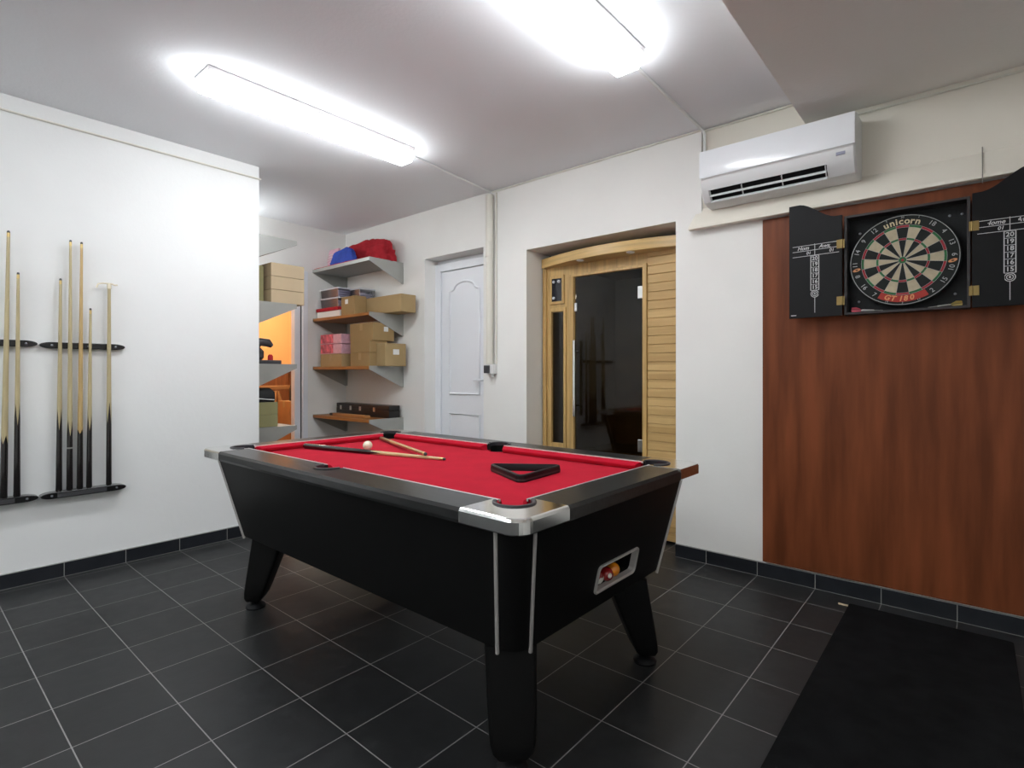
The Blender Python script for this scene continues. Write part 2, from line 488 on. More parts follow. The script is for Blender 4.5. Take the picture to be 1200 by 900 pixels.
# white panelled door in its niche
YD = 2.785
b = MB()
b.box(-.275, -.205, YD - .012, YB + .295, 0, 2.215); b.box(.42, .49, YD - .012, YB + .295, 0, 2.215)
b.box(-.205, .42, YD - .012, YB + .295, 2.145, 2.215); b.box(-.275, .49, YD + .02, YB + .295, 2.215, 2.254)
door = struct('door_1', b, M['upvc'], 'white panelled door with an arched moulding in the niche', 'door', bevel=0.003)
b = MB(); b.box(-.200, .415, YD + .006, YD + .046, .01, 2.140)
obj('door_leaf', b, M['upvc'], door, bevel=0.003)
b = MB()
yd = YD + .003
arch = [(-.085, .99), (-.085, 1.945), (-.055, 1.952)]
for i in range(11):
    a = PI - PI * i / 10
    arch.append((.1075 + .135 * math.cos(a), 1.965 + .062 * math.sin(a)))
arch += [(.27, 1.952), (.30, 1.945), (.30, .99), (-.085, .99)]
b.tube([(x, yd, z) for x, z in arch], 0.011, 8)
b.tube([(-.085, yd, .16), (-.085, yd, .80), (.30, yd, .80), (.30, yd, .16), (-.085, yd, .16)], 0.011, 8)
obj('panel_moulding', b, M['upvc'], door, smooth=50)
b = MB(); b.box(.345, .385, YD - .002, YD + .0055, 1.0, 1.2); b.tube([(.365, YD - .004, 1.12), (.365, YD - .045, 1.12), (.27, YD - .045, 1.12)], .009, 8)
obj('door_handle', b, M['upvc'], door, smooth=40)

# vertical boxed pipe between the niches, with a little switch
pr = thing('wall_pipe', 'cream vertical pipe with a collar between the door and sauna niches', 'pipe', (.594, YB, 1.22))
b = MB(); b.tube([(.594, YB - .034, 1.255), (.594, YB - .034, 2.19)], .031, 20)
obj('lower_pipe', b, M['cream_pipe'], pr, smooth=40)
b = MB(); b.tube([(.594, YB - .0345, 2.272), (.594, YB - .0345, 2.662)], .0325, 20)
obj('upper_pipe', b, M['cream_pipe'], pr, smooth=40)
b = MB(); b.tube([(.594, YB - .036, 2.155), (.594, YB - .036, 2.27)], .0345, 20); b.tube([(.594, YB - .036, 2.15), (.594, YB - .036, 2.168)], .0352, 20)
obj('collar', b, M['cream_pipe'], pr, smooth=40)
b = MB(); b.tube([(.646, YB - .008, 1.255), (.646, YB - .008, 2.68)], .0065, 8)
obj('side_conduit', b, M['cream_pipe'], pr, smooth=40)
sw = thing('wall_switch', 'small dark grey and white switch box at the foot of the cream pipe', 'switch', (.60, YB, 1.175))
b = MB(); b.box(.575, .648, YB - .05, YB - .001, 1.175, 1.252)
obj('box', b, M['white'], sw, bevel=.004)
b = MB(); b.box(.562, .612, YB - .075, YB - .0505, 1.180, 1.245)
obj('rocker', b, M['sock'], sw, bevel=.004)
b = MB(); b.tube([(.615, YB - .025, 1.1745), (.615, YB - .025, 1.150)], .014, 12)
obj('gland', b, M['acg'], sw, smooth=40)

# ------------------------------------------------------------------ fluorescent lamps
def lamp(x, y0, y1, label, conduit, zc=ZC):
    t = thing('fluorescent_lamp', label, 'ceiling lamp', (x, (y0 + y1) / 2, zc), group='fluorescent ceiling lamps')
    b = MB(); b.box(x - .088, x + .088, y0, y1, zc - .026, zc - .001)
    obj('tray', b, M['lampbase'], t, bevel=.004)
    b = MB()
    out = [(-.078, 0), (-.082, -.037), (-.055, -.064), (.055, -.064), (.082, -.037), (.078, 0)]
    b.prism([(u, v) for u, v in out], y0 + .004, y1 - .004, lambda u, v, w: Vector((x + u, w, zc - .0265 + v)))
    obj('diffuser', b, M['lamp'], t, bevel=.004)
    b = MB()
    b.tube([(x + .0, y1 + .0005, zc - .022), (x + .0, y1 + .03, zc - .02)], .014, 10)
    obj('cable_gland', b, M['white'], t, smooth=40)
    b = MB(); b.tube(conduit, .0085, 8)
    obj('cable_conduit', b, M['white'], t, smooth=40)
    return t
lamp(.70, .36, 1.66, 'lit white fluorescent lamp on the ceiling nearer the cue racks', [(.70, 1.69, ZC - .02), (.68, 1.74, ZC - .010), (.585, 2.615, ZC - .010), (.585, 2.63, ZC - .03), (.585, 2.632, ZC - .049)])
lamp(2.40, .33, 1.64, 'lit white fluorescent lamp on the ceiling nearer the air conditioner', [(2.40, 1.67, ZC - .02), (2.39, 1.73, ZC - .010), (2.375, 2.635, ZC - .010), (2.385, 2.645, ZC - .04), (2.385, 2.648, 2.53)])

lamp(.70, -2.70, -1.40, 'added fluorescent fill lamp behind the camera on the cue rack side, out of view', [(.70, -1.37, ZC - .02), (.70, -1.2, ZC - .010)])  # these rear lamps are unseen, added to brighten walls and ceiling
lamp(2.40, -2.70, -1.40, 'added fluorescent fill lamp behind the camera, out of view', [(2.40, -1.37, ZC - .02), (2.40, -1.2, ZC - .010)])
lamp(4.20, -2.70, -1.40, 'added fluorescent fill lamp under the soffit behind the camera, out of view', [(4.20, -1.37, 2.552), (4.20, -1.2, 2.562)], 2.572)

t = thing('added_nook_lamp', 'added round wall lamp, hidden from view, that brightens the nook', 'wall lamp', (-1.44, YE, 2.41))  # unseen lamp added round the corner to brighten the nook
WT = Matrix.Translation((-1.44, YE, 2.41)) @ Matrix.Rotation(-PI / 2, 4, 'X')
b = MB(); b.lathe([(.125, .001), (.125, .025), (.118, .03)], 28, WT)
obj('backplate', b, M['white'], t, smooth=40)
b = MB(); b.lathe([(.110, .0305), (.105, .055), (.075, .08), (.03, .092)], 28, WT)
obj('diffuser', b, M['lamp'], t, smooth=40)

# ------------------------------------------------------------------ pool table
TX0, TX1, TY0, TY1 = .668, 2.782, .367, 1.589
ZT, ZR = .80, .756
tcx, tcy = (TX0 + TX1) / 2, (TY0 + TY1) / 2
tab = thing('pool_table', 'black pool table with red cloth and chrome corners', 'pool table', (tcx, tcy, 0))
RW, RWX = .148, .142
ix0, ix1, iy0, iy1 = TX0 + RWX, TX1 - RWX, TY0 + RW, TY1 - RW
# body, tapering downwards, with the ball-return hole in its +X end
bt = (TX0 + .042, TX1 - .042, TY0 + .040, TY1 - .040)
bb = (.795, 2.655, .500, 1.482)
ZB = .36
def body_loop(z, grow=0.0):
    k = (z - ZB) / (ZR - ZB)
    x0, x1, y0, y1 = [a + (c - a) * k for a, c in zip(bb, bt)]
    return rrect(x0 - grow, x1 + grow, y0 - grow, y1 + grow, .070 + .008 * k, 7)
b = MB()
b.loft([[Vector((x, y, z)) for x, y in body_loop(z)] for z in (ZB, ZR - .0005)])
body = obj('body', b, M['body'], tab, smooth=30)
def endx(z): return bb[1] + (bt[1] - bb[1]) * (z - ZB) / (ZR - ZB)
# ball return in end plane
def endT():
    d = Vector((bt[1] - bb[1], 0, ZR - ZB)).normalized()
    n = Vector((d.z, 0, -d.x))
    c = Vector((endx(.471), 1.040, .471))
    m = Matrix.Identity(4)
    for r in range(3):
        m[r][0], m[r][1], m[r][2], m[r][3] = (0, 1, 0)[r], d[r], n[r], c[r]
    return m
ET = endT()
cut = MB(); cut.loft([[ET @ Vector((x, y, w)) for x, y in rrect(-.135, .135, -.045, .045, .016)] for w in (-.14, .02)])
carve(body, [cut])
for p in body.data.polygons: p.use_smooth = True
body.data.set_sharp_from_angle(angle=R(30))
ret = None
b = MB()
rows = [rrect(-.144, .144, -.053, .053, .018), rrect(-.144, .144, -.053, .053, .018), rrect(-.139, .139, -.048, .048, .016), rrect(-.133, .133, -.043, .043, .014), rrect(-.133, .133, -.043, .043, .014)]
for (l, w) in [(0, 0)]: pass
b.loft([[ET @ Vector((x, y, w)) for x, y in l] for l, w in zip(rows, (.0005, .007, .009, .004, -.016))], cap0=False, cap1=False)
ret = obj('ball_return', b, M['alu'], tab, smooth=35)
b = MB(); b.loft([[ET @ Vector((x, y, w)) for x, y in rrect(-.1335, .1335, -.0435, .0435, .014)] for w in (-.13, -.016)], cap1=False)
obj('return_tray', b, M['dark'], ret, smooth=30)
# corner strips in aluminium, two to each rounded corner
def strip(px0, py0, px1, py1):
    b = MB()
    d = Vector((px1 - px0, py1 - py0, ZR - ZB))
    b.tube([(px0, py0, ZB - .012), (px1, py1, ZR - .001)], .0062, 8)
    obj('corner_strip', b, M['alu'], tab, smooth=40)
for sx in (0, 1):
    for sy in (0, 1):
        def crn(k):
            q = bt if k else bb
            r = .078 if k else .070
            x, y = (q[1] if sx else q[0]), (q[3] if sy else q[2])
            ux, uy = (-1 if sx else 1), (-1 if sy else 1)
            return (x + ux * r, y), (x, y + uy * r)
        (a0, b0), (a1, b1) = crn(0), crn(1)
        strip(*a0, *a1); strip(*b0, *b1)
# bed cloth slab and pockets
PR = .056
pk = [(ix0 + .006, iy0 + .006), (ix1 - .006, iy0 + .006), (ix0 + .006, iy1 - .006), (ix1 - .006, iy1 - .006), (tcx - .05, iy0 - .022), (tcx + .0, iy1 + .022)]
def pocket_cut(rad=PR, z0=.70, z1=.85):
    out = []
    for x, y in pk:
        c = MB(); c.lathe([(rad, z0), (rad, z1)], 32, Matrix.Translation((x, y, 0)))
        out.append(c)
    return out
b = MB(); b.box(ix0 - .05, ix1 + .05, iy0 - .055, iy1 + .055, ZR + .0005, .766)
bed = obj('bed_cloth', b, M['cloth'], tab)
carve(bed, pocket_cut())
# wooden rails
CH = .225
for (x0, x1, y0, y1) in ((TX0 + CH, TX1 - CH, TY0 + .001, iy0), (TX0 + CH, TX1 - CH, iy1, TY1 - .001)):
    b = MB()
    outer = y0 if y0 < tcy else y1
    sgn = 1 if y0 < tcy else -1
    prof = [(0, .7665), (0, ZT - .010), (.010, ZT - .0005), (RW, ZT), (RW, .7665), (.060, .7665), (.058, ZR), (.004, ZR)]
    b.prism(prof, x0, x1, lambda u, v, w: Vector((w, outer + sgn * u, v)))
    o = obj('rail', b, M['rail'], tab)
    carve(o, pocket_cut()[4:])
for xo, sgn in ((TX0 + .001, 1), (TX1 - .001, -1)):
    b = MB()
    prof = [(0, ZR), (0, ZT - .010), (.010, ZT - .0005), (RWX, ZT), (RWX, .7665), (.060, .7665), (.058, ZR)]
    b.prism(prof, TY0 + CH, TY1 - CH, lambda u, v, w: Vector((xo + sgn * u, w, v)))
    obj('rail', b, M['rail'], tab)
# chrome corner caps
for sx in (0, 1):
    for sy in (0, 1):
        X, Y = (TX1 if sx else TX0), (TY1 if sy else TY0)
        ux, uy = (-1 if sx else 1), (-1 if sy else 1)
        def cap_outline(e, r):
            pts = []
            for i in range(9):
                a = R(180 + 90 * i / 8)
                pts.append((r + (r - e) * math.cos(a) , r + (r - e) * math.sin(a)))
            pts += [(CH - .0005, e), (CH - .0005, RW), (RWX, RW), (RWX, CH - .0005), (e, CH - .0005)]
            return pts
        b = MB()
        b.loft([[Vector((X + ux * u, Y + uy * v, z)) for u, v in cap_outline(e, .055)] for e, z in ((.004, ZR), (0, ZR + .004), (0, ZT - .008), (.004, ZT - .001), (.010, ZT + .0012))])
        o = obj('corner_cap', b, M['chrome'], tab)
        k = (1 if sx else 0) + (2 if sy else 0)
        carve(o, [pocket_cut()[k]])
        # the bed slab runs under the cap: hollow the underside
# silver line between rail and cushion
b = MB()
for y in (iy0, iy1):
    s_ = 1 if y == iy0 else -1
    xm_ = pk[4][0] if y == iy0 else pk[5][0]
    for xa, xb in ((ix0 + .06, xm_ - .060), (xm_ + .060, ix1 - .06)):
        b.box(xa, xb, min(y, y + s_ * .005), max(y, y + s_ * .005), ZT - .006, ZT + .0016)
for x in (ix0, ix1):
    s_ = 1 if x == ix0 else -1
    b.box(min(x, x + s_ * .005), max(x, x + s_ * .005), iy0 + .06, iy1 - .06, ZT - .006, ZT + .0016)
obj('rail_trim', b, M['trim'], tab)
# cushions
def cushion(ax, base, sgn, a, c):
    prof = [(.005, .767), (.005, ZT - .002), (.015, ZT - .002), (.035, ZT - .012), (.038, ZT - .017), (.030, .767)]
    b = MB()
    def P(u, v, t): return Vector((t, base + sgn * u, v)) if ax == 'x' else Vector((base + sgn * u, t, v))
    b.loft([[P(u, v, a + u * .55) for u, v in prof], [P(u, v, c - u * .55) for u, v in prof]])
    obj('cushion', b, M['cloth'], tab, bevel=.003)
for y, s_ in ((iy0, 1), (iy1, -1)):
    xm_ = pk[4][0] if y == iy0 else pk[5][0]
    cushion('x', y, s_, ix0 + .062, xm_ - .056)
    cushion('x', y, s_, xm_ + .056, ix1 - .062)
cushion('y', ix0, 1, iy0 + .062, iy1 - .062)
cushion('y', ix1, -1, iy0 + .062, iy1 - .062)
# pocket rims and cups
for i, (x, y) in enumerate(pk):
    if i < 4: a0 = math.atan2(y - tcy, (x - tcx) / abs(x - tcx) * abs(y - tcy)); half = R(112)
    else: a0 = PI / 2 if y > tcy else -PI / 2; half = R(96)
    b = MB()
    loops = []
    for j in range(25):
        a = a0 - half + 2 * half * j / 24
        c, s_ = math.cos(a), math.sin(a)
        sec = [(PR - .003, ZT - .014), (PR - .003, ZT + .003), (PR + .003, ZT + .0065), (PR + .009, ZT + .005), (PR + .010, ZT + .0015), (PR - .0005, ZT + .0012), (PR - .0005, ZT - .014)]
        loops.append([Vector((x + r * c, y + r * s_, z)) for r, z in sec])
    b.loft(loops)
    rim = obj('pocket_rim', b, M['pocket'], tab, smooth=50)
    b = MB()
    loops = []
    for j in range(25):
        a = a0 - half + 2 * half * j / 24
        loops.append([Vector((x + (PR - .0012) * math.cos(a), y + (PR - .0012) * math.sin(a), z)) for z in (.715, ZT - .0145)])
    b.loft(loops, False, False, closed=False)
    b.lathe([(PR - .002, .712), (PR - .002, .7145)], 24, Matrix.Translation((x, y, 0)))
    obj('pocket_cup', b, M['dark'], rim)
# legs: square posts set cornerwise, tapering to a levelling foot
for (lx, ly, fx, fy, sx, sy) in ((.925, .622, .905, .540, -1, -1), (2.545, .600, 2.612, .538, 1, -1), (2.565, 1.285, 2.635, 1.345, 1, 1), (.925, 1.345, .900, 1.40, -1, 1)):
    d = Vector((sx, sy, 0)).normalized(); n = Vector((-d.y, d.x, 0))
    b = MB()
    loops = []
    for k, hw, hd in ((0, .048, .036), (.06, .062, .044), (.14, .069, .048), (.30, .073, .054), (1.0, .080, .080)):
        z = .045 + k * (ZB - .0455)
        c = Vector((fx + (lx - fx) * k, fy + (ly - fy) * k, z))
        loops.append([c + d * u + n * v for u, v in rrect(-hd, hd, -hw, hw, .014, 4)])
    b.loft(loops)
    lg = obj('leg', b, M['body'], tab, smooth=35)
    b = MB(); b.lathe([(.045, 0), (.047, .008), (.040, .018), (.026, .026), (.016, .030), (.016, .0445)], 24, Matrix.Translation((fx, fy, 0)))
    obj('levelling_foot', b, M['rubber'], lg, smooth=35)
# worn chips along the lower rail edge stay as small pale marks
for cx, ln in ((1.86, .03), (2.50, .03)):
    b = MB(); b.box(cx, cx + ln, TY0 + .0395, TY0 + .041, ZR - .012, ZR - .007)
    obj('edge_wear', b, M['brownwood'], tab)

# ------------------------------------------------------------------ things on and in the table
def zT(p, q=None):
    """matrix that carries local Z onto the direction q-p with its origin at p."""
    p, q = Vector(p), Vector(q)
    return Matrix.Translation(p) @ (q - p).to_track_quat('Z', 'Y').to_matrix().to_4x4()

def cue(p, q, label, r0=.0145, r1=.0055, butt=.42, shaft_m='maple', butt_m='ebony', ring=False, name='pool_cue', group=None, cat='cue', tipped=True, points=.12, pinkm=False):
    p, q = Vector(p), Vector(q)
    L = (q - p).length
    t = thing(name, label, cat, p, group=group)
    t.rotation_mode = 'QUATERNION'
    t.rotation_quaternion = (q - p).to_track_quat('Z', 'Y')
    rad = lambda s: r0 + (r1 - r0) * s
    n = 16
    tl = .012 if tipped else 0
    fl = .022 if tipped else 0
    b = MB()
    zz = [butt * L * .55, L * .5, L * .75, L - tl - fl]
    b.lathe([(rad(z / L), z) for z in zz], n)
    obj('shaft', b, M[shaft_m], t, smooth=40, local=True)
    # butt with pointed splices
    b = MB()
    loops = []
    zb = [0, .006, butt * L * .5, butt * L]
    for z in zb:
        r = rad(z / L) + .0005
        if z == 0: r -= .003
        loops.append([Vector((r * math.cos(2 * PI * i / n), r * math.sin(2 * PI * i / n), z)) for i in range(n)])
    top = []
    for i in range(n):
        z = butt * L + (points * (1, .5, .06, .5)[i % 4])
        r = rad(z / L) + .0005
        top.append(Vector((r * math.cos(2 * PI * i / n), r * math.sin(2 * PI * i / n), z)))
    loops.append(top)
    b.loft(loops, True, False)
    bo = obj('butt', b, M[butt_m], t, smooth=40, local=True)
    if ring:
        b = MB(); z = butt * L * .80
        b.lathe([(rad(z / L) + .0008, z - .004), (rad(z / L) + .0011, z), (rad(z / L) + .0008, z + .004)], n)
        obj('joint_ring', b, M['steel'], bo, smooth=40, local=True)
    if pinkm:
        b = MB()
        r = rad(.12) + .0007
        b.loft([[Vector((rad(z / L) * 1.06 * math.cos(a), rad(z / L) * 1.06 * math.sin(a), z)) for a in (.2 - w, .2, .2 + w)] for z, w in ((.06, .10), (.14, .5), (.30, .05))], False, False, closed=False)
        obj('decal', b, M['flight_r'], bo, local=True)
    if tipped:
        b = MB(); b.lathe([(r1 + .0002, L - tl - fl), (r1, L - tl)], n)
        f = obj('ferrule', b, M['ferrule'], t, smooth=40, local=True)
        b = MB(); b.lathe([(r1 - .0002, L - tl), (r1 - .0004, L - .004), (r1 * .6, L)], n)
        obj('tip', b, M['tip'], f, smooth=40, local=True)
    return t

ZBED = .766
cue((.866, .823, ZBED + .0150), (1.76, 1.047, ZBED + .0075), 'black-butted pool cue lying on the red cloth beside the ivory ball', r0=.0145, r1=.0065, butt=.50, points=.08, group='cues lying on the table')
cue((.874, 1.319, ZBED + .0120), (1.665, 1.008, ZBED + .0262), 'brown-butted wooden cue lying across the tip of the black-butted cue', r0=.0115, r1=.0085, butt=.26, shaft_m='brown_w', butt_m='walnut', points=.03, group='cues lying on the table')

def ball(loc, r, m, label, stripe=None, spot=None, spot_dir=(1, -.6, .3)):
    t = thing('pool_ball', label, 'ball', (loc[0], loc[1], loc[2] - r), group='pool balls')
    b = MB()
    bmesh.ops.create_uvsphere(b.bm, u_segments=32, v_segments=20, radius=r, matrix=Matrix.Translation(loc) @ Matrix.Rotation(.5, 4, 'X') @ Matrix.Rotation(-.4, 4, 'Y'))
    mats = [M[m]]
    if stripe:
        mats.append(M[stripe])
        ax = Vector((.35, -.2, 1)).normalized()
        for f in b.bm.faces:
            if abs((f.calc_center_median() - Vector(loc)).dot(ax)) > r * .48: f.material_index = 1
    o = obj('sphere', b, mats, t, smooth=True)
    if spot:
        d = Vector(spot_dir).normalized()
        q = d.to_track_quat('Z', 'Y').to_matrix().to_4x4()
        b = MB()
        a1 = .36
        b.lathe([(r * 1.004 * math.sin(a1 * k), r * 1.004 * math.cos(a1 * k)) for k in (1, .75, .5, .25, .02)], 20, Matrix.Translation(loc) @ q)
        obj('number_spot', b, M[spot], t, smooth=True)
    return t
BR = .0255
ball((1.187, 1.008, ZBED + BR), BR, 'b_cream', 'ivory cue ball resting on the red cloth')
# balls lying in the end return (the tray floor is 34 mm below the tray's axis)
def inret(u, w, r=BR, up=0.0):
    p = ET @ Vector((u, -.043, w)); return (p.x, p.y, p.z + r + .0015 + up)
ball(inret(.018, -.018), BR, 'b_orange', 'plain orange ball lying in the ball return')
ball(inret(-.035, -.014), BR, 'b_red', 'dark red ball with a pale spot lying beside the orange ball', spot='b_white', spot_dir=(1, -.5, .05))
ball(inret(-.042, -.067, up=.001), BR, 'b_white', 'green and white ball behind the dark red ball in the return', stripe='b_green')
ball(inret(-.088, -.022), BR, 'b_white', 'red and white ball at the left end of the ball return', stripe='b_red')

# triangle rack
pts = [Vector((2.118, 1.003)), Vector((2.335, 1.185)), Vector((2.342, .860))]
cen = sum(pts, Vector((0, 0))) / 3
side = sum((pts[i] - pts[(i + 1) % 3]).length for i in range(3)) / 3
rad = side / math.sqrt(3)
a0 = math.atan2(pts[0].y - cen.y, pts[0].x - cen.x)
def tri_loop(rr, cr, z, n=6):
    out = []
    for k in range(3):
        a = a0 + k * 2 * PI / 3
        c = cen + Vector((math.cos(a), math.sin(a))) * (rr - 2 * cr)
        for i in range(n + 1):
            t = a - PI / 3 + 2 * PI / 3 * i / n
            out.append(Vector((c.x + cr * math.cos(t), c.y + cr * math.sin(t), z)))
    return out
tri = thing('triangle_rack', 'black triangle ball rack lying on the red cloth', 'rack', (cen.x, cen.y, ZBED))
b = MB()
z0, z1 = ZBED + .0005, ZBED + .030
ro = rad + .020
L_ = [tri_loop(ro, .024, z0), tri_loop(ro + .003, .025, z0 + .012), tri_loop(ro, .024, z1 - .003), tri_loop(ro - .006, .021, z1), tri_loop(ro - .022, .013, z1), tri_loop(ro - .026, .012, z1 - .004), tri_loop(ro - .026, .012, z0)]
rows = b.loft(L_, False, False)
n = len(rows[0])
for i in range(n):
    j = (i + 1) % n
    b.face([rows[-1][i], rows[-1][j], rows[0][j], rows[0][i]])
obj('frame', b, M['rubber'], tri, smooth=35)
b = MB()
for i in range(1): pass
b.loft([tri_loop(ro + .0036, .0255, z0 + .005), tri_loop(ro + .0042, .0255, z0 + .009), tri_loop(ro + .0036, .0255, z0 + .013)], False, False)
obj('rim_line', b, M['cab_edge'], tri, smooth=60)

# ------------------------------------------------------------------ cue racks on the left wall
def rack_bar(y0, y1, z, depth, h, label, grp, base=False):
    t = thing('cue_rack_rest' if base else 'cue_rack_clip_rail', label, 'cue rack', (XL, (y0 + y1) / 2, z), group=grp)
    b = MB()
    out = []
    m = (y0 + y1) / 2
    hl = (y1 - y0) / 2
    N = 10
    for i in range(N + 1):
        u = i / N
        out.append((m + hl - .055 * (1 - u), h / 2 * math.sqrt(max(0, 1 - u ** 1.8)) * (1)))
    top = out
    o2 = top + [(y, -v) for y, v in top[::-1][1:]]
    left = [(2 * m - y, v) for y, v in o2][::-1]
    outline = [(y, v) for y, v in top] + [(y, -v) for y, v in top[::-1][1:]] + [(2 * m - y, -v) for y, v in top] + [(2 * m - y, v) for y, v in top[::-1][1:]]
    b.prism(outline, XL + .0005, XL + depth, lambda u, v, w: Vector((w, u, z + v)))
    bar = obj('bar', b, M['rack'], t, bevel=.003)
    if base:
        b = MB()
        b.box(XL + depth + .0002, XL + depth + .0016, y0 + .075, y1 - .10, z - .013, z + .011)
        obj('ledge_strip', b, M['sock'], bar)
    for yy in ((y0 + .055, m + .02, y1 - .05) if not base else (y0 + .05, y1 - .05)):
        b = MB(); b.lathe([(.006, 0), (.006, .002), (.004, .003)], 12, Matrix.Translation((XL + depth, yy, z)) @ Matrix.Rotation(PI / 2, 4, 'Y'))
        obj('screw_cap', b, M['cap'], t, smooth=40)
    return t
r_ = 'black cue rack rails on the white wall'
rack_bar(-.113, .293, 1.340, .028, .036, 'black upper cue rail holding four cues and the rest', r_)
rack_bar(-.530, -.118, 1.345, .028, .036, 'black upper cue rail cut by the left edge, holding two cues', r_)
rack_bar(-.113, .291, .485, .060, .036, 'black lower cue rail under four cues and the rest', r_, True)
rack_bar(-.530, -.118, .488, .060, .036, 'black lower cue rail cut by the left edge', r_, True)
# little clips that hold the shafts to the upper rails
CX = XL + .045
zb = .485 + .0195
for yb_, yt, zt, lab, kw in (
    (-.262, -.241, 1.954, 'thick pale cue with a pink decal, leftmost on the racks', dict(r0=.0165, r1=.007, butt=.20, pinkm=True, points=.05)),
    (-.208, -.202, 1.733, 'black-butted cue right of the thick pale leftmost cue', dict(r0=.0150, r1=.0065, butt=.31, points=.13)),
    (-.030, -.021, 1.724, 'shorter black-butted cue, leftmost on the fully visible rack', dict(r0=.0150, r1=.0065, butt=.28, points=.13)),
    (.018, .024, 1.953, 'tall cue with a silver joint ring in its black butt', dict(r0=.0150, r1=.0062, butt=.21, ring=True, points=.10)),
    (.065, .075, 1.950, 'tall amber-shafted cue between the ringed cue and shortest cue', dict(r0=.0150, r1=.0065, butt=.22, points=.03, shaft_m='maple2')),
    (.109, .117, 1.566, 'shortest cue on the wall rack, beside the rest', dict(r0=.0145, r1=.0060, butt=.31, points=.10)),
):
    cue((CX, yb_, zb), (CX - .006, yt, zt), lab, group='cues on the wall racks', **{'shaft_m': 'maple_w', **kw})
rs = cue((CX, .205, zb), (CX - .006, .208, 1.712), 'black-butted cue rest with a pale spider head', r0=.0145, r1=.0085, butt=.30, shaft_m='maple_w', name='cue_rest', cat='cue rest', tipped=False, points=.14)
b = MB()
hz = 1.2065
b.lathe([(.011, hz - .02), (.012, hz + .0), (.010, hz + .012)], 14)
b.tube([(0, -.062, hz - .018), (0, -.055, hz + .004), (0, -.03, hz + .011), (0, .012, hz + .012), (0, .03, hz + .006), (0, .042, hz + .008)], .0045, 8)
hd = obj('rest_head', b, M['b_cream'], rs, smooth=40, local=True)
# un-rotate so that the crossbar runs along the wall
rs.rotation_mode = 'XYZ'; rs.rotation_euler = (-.0025, -.005, 0)

# ------------------------------------------------------------------ sauna in its niche
YS = 2.85
sa = thing('sauna_cabin', 'pale pine sauna cabin with a smoked glass door in the niche', 'sauna', (1.58, YS + .3, 0))
SX0, SX1 = .975, 2.19
ST = 2.085
b = MB()
b.box(SX0, 1.010, YS - .018, YS + .05, 0.01, 2.03)
obj('corner_post', b, M['pine'], sa, bevel=.003)
b = MB()   # front frame with openings for window, control and door
b.box(1.0105, 1.058, YS, YS + .04, .01, ST); b.box(1.176, 1.236, YS, YS + .04, .01, ST)
b.box(1.058, 1.176, YS, YS + .04, .01, .62); b.box(1.058, 1.176, YS, YS + .04, 1.672, ST)
b.box(1.236, 1.90, YS, YS + .04, 1.955, ST)
obj('front_panel', b, M['pine'], sa)
b = MB()
b.box(1.0335, 1.0575, YS - .012, YS - .0002, .58, 1.705); b.box(1.1765, 1.200, YS - .012, YS - .0002, .58, 1.705)
b.box(1.0575, 1.1765, YS - .012, YS - .0002, 1.675, 1.705); b.box(1.0575, 1.1765, YS - .012, YS - .0002, .58, .62)
wf = obj('window_trim', b, M['pine'], sa, bevel=.003)
b = MB(); b.box(1.058, 1.1765, YS + .012, YS + .018, .62, 1.6745)
obj('window_pane', b, M['sglass'], wf)
b = MB()
b.box(1.236, 1.276, YS - .018, YS + .04, .01, 1.935); b.box(1.866, 1.898, YS - .018, YS + .04, .01, 1.962)
b.box(1.236, 1.866, YS - .014, YS + .04, 1.935, 1.955); b.box(1.276, 1.866, YS - .012, YS + .04, .01, .07)
obj('door_frame', b, M['pine'], sa, bevel=.003)
b = MB(); b.box(1.282, 1.862, YS + .004, YS + .012, .074, 1.931)
gd = obj('glass_door', b, M['sglass'], sa)
b = MB()
b.tube([(1.302, YS - .045, .845), (1.302, YS - .045, 1.435)], .0125, 14)
b.tube([(1.302, YS - .045, .93), (1.302, YS + .0038, .93)], .006, 8); b.tube([(1.302, YS - .045, 1.35), (1.302, YS + .0038, 1.35)], .006, 8)
obj('handle', b, M['chrome'], gd, smooth=40)
for z in (1.76, .66):
    b = MB(); b.box(1.825, 1.8655, YS - .010, YS + .0035, z - .045, z + .045)
    obj('hinge', b, M['steel'], gd, bevel=.003)
b = MB(); b.box(1.279, 1.300, YS - .008, YS + .0035, 1.665, 1.73)
obj('door_catch', b, M['white'], gd, bevel=.003)
b = MB()
z = .02
bh = .062
while z < ST - .01:
    zz = min(z + bh - .004, ST)
    b.box(1.899, SX1, YS - .004, YS + .03, z, zz)
    z += bh
b.box(1.899, SX1, YS + .004, YS + .028, .02, ST)
obj('slatted_panel', b, M['slat'], sa, bevel=.0025)
# control panel with three small knobs
b = MB()
b.box(1.040, 1.0625, YS - .012, YS - .0004, 1.735, 1.965); b.box(1.160, 1.182, YS - .012, YS - .0004, 1.735, 1.965)
b.box(1.0625, 1.160, YS - .012, YS - .0004, 1.94, 1.965); b.box(1.0625, 1.160, YS - .012, YS - .0004, 1.735, 1.758)
cf = obj('control_frame', b, M['pine'], sa, bevel=.003)
b = MB(); b.box(1.0625, 1.160, YS - .007, YS - .0004, 1.758, 1.94)
cp = obj('control_plate', b, M['ctl'], sa)
for x, z in ((1.083, 1.915), (1.133, 1.915), (1.083, 1.785)):
    b = MB(); b.lathe([(.012, 0), (.011, .010), (.004, .012)], 14, Matrix.Translation((x, YS - .007, z)) @ Matrix.Rotation(PI / 2, 4, 'X'))
    obj('knob', b, M['knob'], cp, smooth=40)
